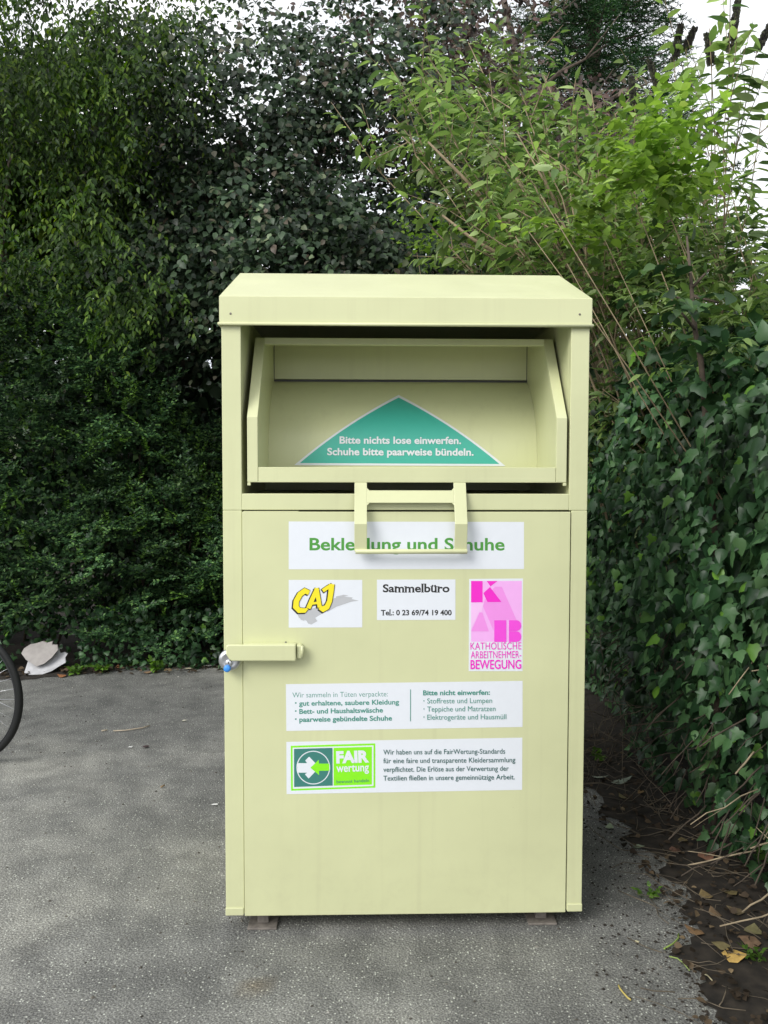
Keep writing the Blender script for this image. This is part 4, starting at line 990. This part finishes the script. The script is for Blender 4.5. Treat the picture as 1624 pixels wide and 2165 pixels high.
def litter():
    """loose brown leaf and twig layer on the soil"""
    lv = Leaves(); K = 1700; P = []
    y = rnd(K, 1.3, 4.6); e = np.interp(y, [1.3, 2.2, 2.45, 2.7, 3.05, 3.6, 4.6], [.90, .90, .92, 1.02, 1.0, .93, .95]); x = e-.05+rnd(K, 0, 1)**1.1*.85
    P = np.stack([x, y, .008+rnd(K, 0, .025)], 1); n = np.stack([.45*RNG.normal(size=K), .45*RNG.normal(size=K), np.ones(K)], 1); A = rdir(K); A[:, 2] *= .2
    lv.add(T_OVATE, P, A, n, rnd(K, .012, .032), 1.25)
    K = 500; x = rnd(K, -4, -.3); P = np.stack([x, np.interp(x, [-2.7, -2.3, -1.1], [5.86, 5.95, 6.02])+rnd(K, -.02, .2), .01+rnd(K, 0, .02)], 1); A = rdir(K); A[:, 2] *= .2
    lv.add(T_OVATE, P, A, np.stack([.4*RNG.normal(size=K), .4*RNG.normal(size=K), np.ones(K)], 1), rnd(K, .02, .045), 1.2)
    tag(lv.build('leaf_litter', M_DRY), 'brown dead leaves strewn under the ivy and hedge', 'leaf litter', kind='stuff')
    m = MB()
    for i in range(200):
        y = RNG.uniform(1.4, 4.3); x = float(np.interp(y, [1.3, 2.2, 2.45, 2.7, 3.05, 3.6, 4.6], [.90, .90, .92, 1.02, 1.0, .93, .95]))+RNG.uniform(-.10, .35); a = RNG.uniform(0, 3.14); L = RNG.uniform(.05, .24)
        d = np.array([math.cos(a), math.sin(a), RNG.normal(0, .15)]); r = RNG.uniform(.0008, .002); P = curve_pts((x, y, .015+RNG.uniform(0, .05)), d, L, 0, 4, .04)
        for p in P: p[2] = max(p[2], .008)
        m.tube(P, r, 4)
    for i in range(80):   # thin dry stalks hanging in the dark corner beside the container
        y = RNG.uniform(3.2, 4.4); x = RNG.uniform(.97, 1.2); o = np.array([x, y, RNG.uniform(.05, .7)]); d = np.array([RNG.normal(-.2, .5), RNG.normal(-.2, .4), RNG.normal(-.3, .5)])
        m.tube([np.maximum(p, [-9, -9, .008]) for p in curve_pts(o, d, RNG.uniform(.1, .35), .3, 5, .03)], RNG.uniform(.0008, .002), 4)
    tag(m.build('twig_litter', LTWIG), 'thin dry twigs scattered under the ivy', 'twig litter', kind='stuff')
litter()

def flat_leaf(name, label, cat, px, py, L, wd, col, ang, tpl=T_OVATE, group=None, curl=1.0):
    p = on_ground(px, py, .012); lv = Leaves(); a = math.radians(ang)
    tv, tf = tpl; tv = tv.copy(); tv[:, 2] = -tv[:, 2]*curl+.02
    lv.add((tv, tf), np.array([[0., 0, 0]]), np.array([[math.cos(a), math.sin(a), .0]]), np.array([[RNG.normal(0, .15), RNG.normal(0, .15), 1.]]), np.array([L]), wd)
    mt = simple('fallen_leaf', col, .6, var=.25, scale=60)
    o = lv.build(name, mt); o.location = tuple(p); tag(o, label, cat, group)
def grit():
    lv = Leaves(); K = 2600; x = rnd(K, -2.6, 1.05); y = 1.6+rnd(K, 0, 1)**.8*4.3; P = np.stack([x, y, np.full(K, .0005)], 1)
    inside = (np.abs(x-.07) < .6) & (y > 2.75) & (y < 3.5); P = P[~inside]; K = len(P); S = .0016+.0045*rnd(K, 0, 1)**4
    tpl = T([(-1, -.7, 0), (1, -.8, 0), (.9, .8, 0), (-.8, .9, 0), (-.3, -.2, .8), (.4, .3, .7)], [(0, 1, 4), (1, 5, 4), (1, 2, 5), (2, 3, 5), (3, 4, 5), (3, 0, 4)])
    A = rdir(K); A[:, 2] = 0; lv.add(tpl, P, A, np.tile(np.array([[0, 0, 1.]]), (K, 1)), S)
    gm = leaf_mat('grit_stone', [(0, G(.04, .036, .03)), (.4, G(.11, .10, .085)), (.8, G(.24, .23, .20)), (1, G(.45, .44, .40))], .85, .0, .2)
    tag(lv.build('grit', gm, smooth=False), 'loose grit and crumbs on the asphalt', 'grit', kind='stuff')
    K = 1300; y = 1.6+rnd(K, 0, 1)*2.6; e = np.interp(y, [1.3, 2.2, 2.45, 2.7, 3.05, 3.6, 4.6], [.90, .90, .92, 1.02, 1.0, .93, .95])
    lv = Leaves(); P = np.stack([e-.005-rnd(K, 0, 1)**2.2*.30, y, np.full(K, .0015)], 1); A = rdir(K); A[:, 2] = 0
    lv.add(tpl, P, A, np.tile(np.array([[0, 0, 1.]]), (K, 1)), .0012+.005*rnd(K, 0, 1)**2.5); tag(lv.build('soil_crumbs', SOIL, smooth=False), 'dark soil crumbs spilling onto the asphalt edge', 'soil', kind='stuff')
grit()
FG = 'fallen leaves on the asphalt and soil'
flat_leaf('fallen_leaf', 'yellow ochre fallen leaf, brightest on the ground at lower right', 'leaf', 1525, 2015, .075, 1.5, (.50, .33, .10), -20, group=FG)
flat_leaf('fallen_leaf', 'pale grey green fallen leaf pointing right, beside the container among twigs', 'leaf', 1292, 1655, .11, 1.3, (.24, .28, .22), 15, T_LANCE, FG)
flat_leaf('fallen_leaf', 'narrow pale fallen leaf touching the container right edge', 'leaf', 1250, 1641, .085, 1.0, (.26, .29, .23), -25, T_LANCE, FG)
flat_leaf('fallen_leaf', 'small grey green leaf lying alone in the shade, right of the door', 'leaf', 1288, 1752, .045, 1.2, (.28, .34, .22), 70, group=FG)
flat_leaf('fallen_leaf', 'small pale leaf beside the larger shaded leaf near the ivy', 'leaf', 1338, 1785, .05, 1.3, (.25, .30, .20), -40, group=FG)
for i, (px, py) in enumerate(((1440, 1770), (1475, 1810), (1575, 1930), (1590, 1975), (1520, 1940), (1560, 1885), (1420, 1790), (1610, 1995), (1500, 1900), (1545, 2000), (1490, 1975), (1330, 1690), (1350, 1670))):
    flat_leaf('fallen_leaf', 'dry brown fallen leaf lying on the soil under the ivy', 'leaf', px, py, RNG.uniform(.045, .075), RNG.uniform(1.1, 1.6), (RNG.uniform(.16, .26), RNG.uniform(.10, .16), .07), RNG.uniform(0, 360), group='brown leaves under the ivy')
for px, py, c, l in ((253, 1412, (.30, .13, .06), 'orange brown leaf at the hedge foot, left of the white scrap'), (140, 1429, (.28, .12, .05), 'rust brown leaf just right of the torn white board'), (303, 1422, (.26, .17, .1), 'tan leaf on the asphalt edge between the weeds')):
    flat_leaf('fallen_leaf', l, 'leaf', px, py, .07, 1.2, c, RNG.uniform(0, 360), group=FG)
def stick(label, px, col, r=.002, name='stalk', cat='stalk'):
    P = [on_ground(*p, r+.005) for p in px]; c = P[0].copy(); m = MB(); m.tube([p-c for p in P], r, 6); o = m.build(name, simple(name, col, .6)); o.location = tuple(c); tag(o, label, cat)
stick('curved yellow stalk on the asphalt at lower right', [(1308, 2083), (1311, 2090), (1318, 2099), (1328, 2110), (1334, 2114)], (.45, .36, .10), .0026)
stick('hooked light green stalk on the asphalt, right of the container foot', [(1404, 2006), (1422, 1996), (1434, 1984), (1435, 1974)], (.25, .36, .08), .0026)
stick('short green stalk with bent end below the hooked stalk', [(1415, 2022), (1432, 2026), (1445, 2036), (1458, 2052)], (.24, .32, .09))
stick('small pale stalk curving near the ochre leaf', [(1484, 2058), (1496, 2062), (1506, 2073)], (.40, .36, .22))
stick('long thin bent twig lying on the asphalt left of the door', [(240, 1545), (265, 1544), (285, 1541), (300, 1539), (317, 1534)], (.42, .35, .26), .0035, 'twig', 'twig')
stick('short pale twig piece left of the long thin twig', [(215, 1545), (227, 1543)], (.45, .38, .28), .004, 'twig', 'twig')
stick('short brown stick on the asphalt left of the container', [(340, 1664), (348, 1660)], (.26, .18, .10), .004, 'twig', 'twig')
stick('white stick lying at the hedge foot beside the padlock', [(428, 1408), (448, 1407)], (.55, .52, .48), .006, 'twig', 'twig')
def scrap(px, py, s, label, col=(.62, .62, .60)):
    p = on_ground(px, py, .006); m = MB(); k = 7; a = [2*math.pi*i/k+RNG.uniform(-.2, .2) for i in range(k)]; rr = [s*RNG.uniform(.6, 1.1) for i in range(k)]
    m.add([(r_*math.cos(t)*1.3, r_*math.sin(t), RNG.uniform(0, s*.25)) for r_, t in zip(rr, a)]+[(0, 0, s*.3)], [(i, (i+1) % k, k) for i in range(k)]); o = m.build('scrap', simple('paper', col, .8)); o.location = tuple(p); tag(o, label, 'scrap', 'scraps on the asphalt')
scrap(454, 1701, .012, 'white scrap on the asphalt close to the container left side'); scrap(276, 1579, .012, 'white scrap on the asphalt below the long thin twig'); scrap(325, 1411, .025, 'white scrap lying at the hedge foot'); scrap(400, 1414, .03, 'pale yellow scrap at the hedge foot near the padlock', (.50, .46, .32))
scrap(390, 1523, .013, 'cream scrap on the asphalt above right of the long twig', (.5, .47, .38)); scrap(308, 1579, .018, 'dark reddish scrap beside the white scrap', (.05, .03, .03)); scrap(1348, 1991, .007, 'tiny pale scrap under the green seedling', (.6, .55, .35))

# two torn boards leaning at the hedge
def board(pts, y0, lean, col, label, th=.012):
    base = on_ground(85, 1433); base[1] = y0
    P = [at_depth(px, py, y0) for px, py in pts]; zmin = min(p[2] for p in P); m = MB(); F_ = []
    for p in P: F_.append(np.array([p[0], y0+(p[2]-zmin)*lean, max(p[2], .004)]))
    n = unit(np.array([0, -1, lean*.6+.3])); k = len(F_); c = F_[0].copy(); c[2] = 0
    m.add([p-c for p in F_]+[p-c+np.array([0, th, th*.3]) for p in F_], [tuple(range(k)), tuple(range(2*k-1, k-1, -1))]+[(i, (i+1) % k, k+(i+1) % k, k+i) for i in range(k)])
    o = m.build('torn_board', simple('board', col, .85, var=.12, scale=25, bump=.3)); o.location = tuple(c); tag(o, label, 'board', 'torn boards at the hedge')
board([(50, 1433), (66, 1433), (88, 1429), (104, 1422), (116, 1414), (127, 1408), (122, 1400), (124, 1394), (116, 1391), (108, 1393), (100, 1384), (70, 1392), (44, 1398)], 5.93, 1.2, (.50, .50, .52), 'white torn board lying lower, against the hedge foot by the bicycle')
board([(77, 1409), (92, 1404), (104, 1393), (112, 1380), (108, 1372), (96, 1371), (95, 1365), (84, 1368), (74, 1365), (60, 1369), (48, 1371), (38, 1378), (36, 1386), (50, 1397)], 5.96, .9, (.36, .335, .32), 'greyish brown torn board leaning above the white one')

# ------------------------------------------------------------------ bicycle, its front wheel reaching into the picture
def bicycle():
    R_ = .345; c = at_depth(-71, 1476, 4.16); a = math.radians(-17); fx = np.array([math.cos(a), math.sin(a), 0])
    root = empty('bicycle', (c[0], c[1], 0), a); tag(root, 'bicycle with black tyres standing on the asphalt at the left edge', 'bicycle')
    TY = BLACKRUB; RIM = simple('grey_rim', (.05, .052, .055), .35, .7); FR = simple('frame_paint', (.03, .04, .09), .3)
    def wheel(x):
        w_ = MB(); pr = [(R_-.031, .012), (R_-.024, .015), (R_-.011, .016), (R_-.003, .010), (R_, 0), (R_-.003, -.010), (R_-.011, -.016), (R_-.024, -.015), (R_-.031, -.012), (R_-.031, .012)]
        w_.lathe(pr, (x, 0, R_), 'y', 72); ty = w_.build('tyre', TY, root)
        w_ = MB(); w_.lathe([(R_-.031, .0122), (R_-.031, -.0122), (R_-.038, -.011), (R_-.041, -.004), (R_-.041, .004), (R_-.038, .011), (R_-.031, .0122)], (x, 0, R_), 'y', 72)
        w_.build('rim', RIM, ty)
        w_ = MB(); w_.lathe([(0, -.05), (.012, -.05), (.012, -.032), (.026, -.03), (.026, -.026), (.014, -.022), (.014, .022), (.026, .026), (.026, .03), (.012, .032), (.012, .05), (0, .05)], (x, 0, R_), 'y', 16); w_.build('hub', STEEL, ty)
        w_ = MB()
        for k in range(36):
            t = 2*math.pi*k/36; s_ = 1 if k % 2 else -1; t2 = t+(.9 if (k//2) % 2 else -.9)
            w_.tube([(x+.024*math.cos(t2), s_*.028, R_+.024*math.sin(t2)), (x+(R_-.040)*math.cos(t), 0, R_+(R_-.040)*math.sin(t))], .0012, 4)
        w_.build('spokes', STEEL, ty)
    wheel(0); wheel(-1.06)
    bb = (-.60, 0, .29); st = (-.74, 0, .80); hd0, hd1 = (-.16, 0, .72), (-.20, 0, .86); rx = (-1.06, 0, R_)
    m = MB(); m.tube([bb, st], .016); m.tube([bb, hd0], .018); m.tube([st, hd1], .015); m.tube([hd0, hd1], .020)
    for s_ in (-1, 1): m.tube([bb, (-.7, s_*.05, .30), (rx[0], s_*.062, rx[2])], .009); m.tube([(st[0]+.01, s_*.012, .75), (rx[0], s_*.062, rx[2])], .008)
    m.build('frame', FR, root)
    m = MB()
    for s_ in (-1, 1): m.tube([(-.15, s_*.045, .70), (-.08, s_*.055, .52), (0, s_*.058, R_)], [.013, .012, .008])
    m.tube([(-.15, -.05, .70), (-.15, .05, .70)], .014); m.build('fork', FR, root)
    m = MB(); m.tube([hd1, (-.215, 0, .97)], .012); m.tube([(-.34, -.29, 1.03), (-.24, -.26, 1.03), (-.20, -.1, .98), (-.20, .1, .98), (-.24, .26, 1.03), (-.34, .29, 1.03)], .011); hb = m.build('handlebar', STEEL, root)
    for s_ in (-1, 1): m = MB(); m.tube([(-.35, s_*.293, 1.03), (-.25, s_*.263, 1.03)], .016); m.build('grip', BLACKRUB, hb)
    m = MB(); m.tube([st, (-.765, 0, .92)], .012); m.build('seat_post', STEEL, root)
    m = MB(); m.prism([(-.92, -.075), (-.88, -.09), (-.78, -.05), (-.66, -.02), (-.63, 0), (-.66, .02), (-.78, .05), (-.88, .09), (-.92, .075)], 2, .92, .965); m.build('saddle', BLACKRUB, root, bevel=.012)
    m = MB(); m.lathe([(.03, -.045), (.085, -.045), (.085, -.041), (.03, -.041)], bb, 'y', 28); m.tube([(bb[0], -.06, bb[2]), (bb[0]+.10, -.06, bb[2]-.13)], .009); m.tube([(bb[0], .06, bb[2]), (bb[0]-.10, .06, bb[2]+.13)], .009); m.tube([(bb[0], -.07, bb[2]), (bb[0], .07, bb[2])], .014); cr = m.build('crank', STEEL, root)
    for s_ in (-1, 1): m = MB(); x0, z0 = (bb[0]+.10, bb[2]-.13) if s_ < 0 else (bb[0]-.10, bb[2]+.13); y0, y1 = sorted((s_*.065, s_*.15)); m.box(x0-.04, x0+.04, y0, y1, z0-.01, z0+.01); m.build('pedal', BLACKRUB, cr, bevel=.003)
    m = MB(); m.tube([(-.68, .05, .27), (-.74, .20, .006)], .008); m.build('kickstand', STEEL, root)
bicycle()
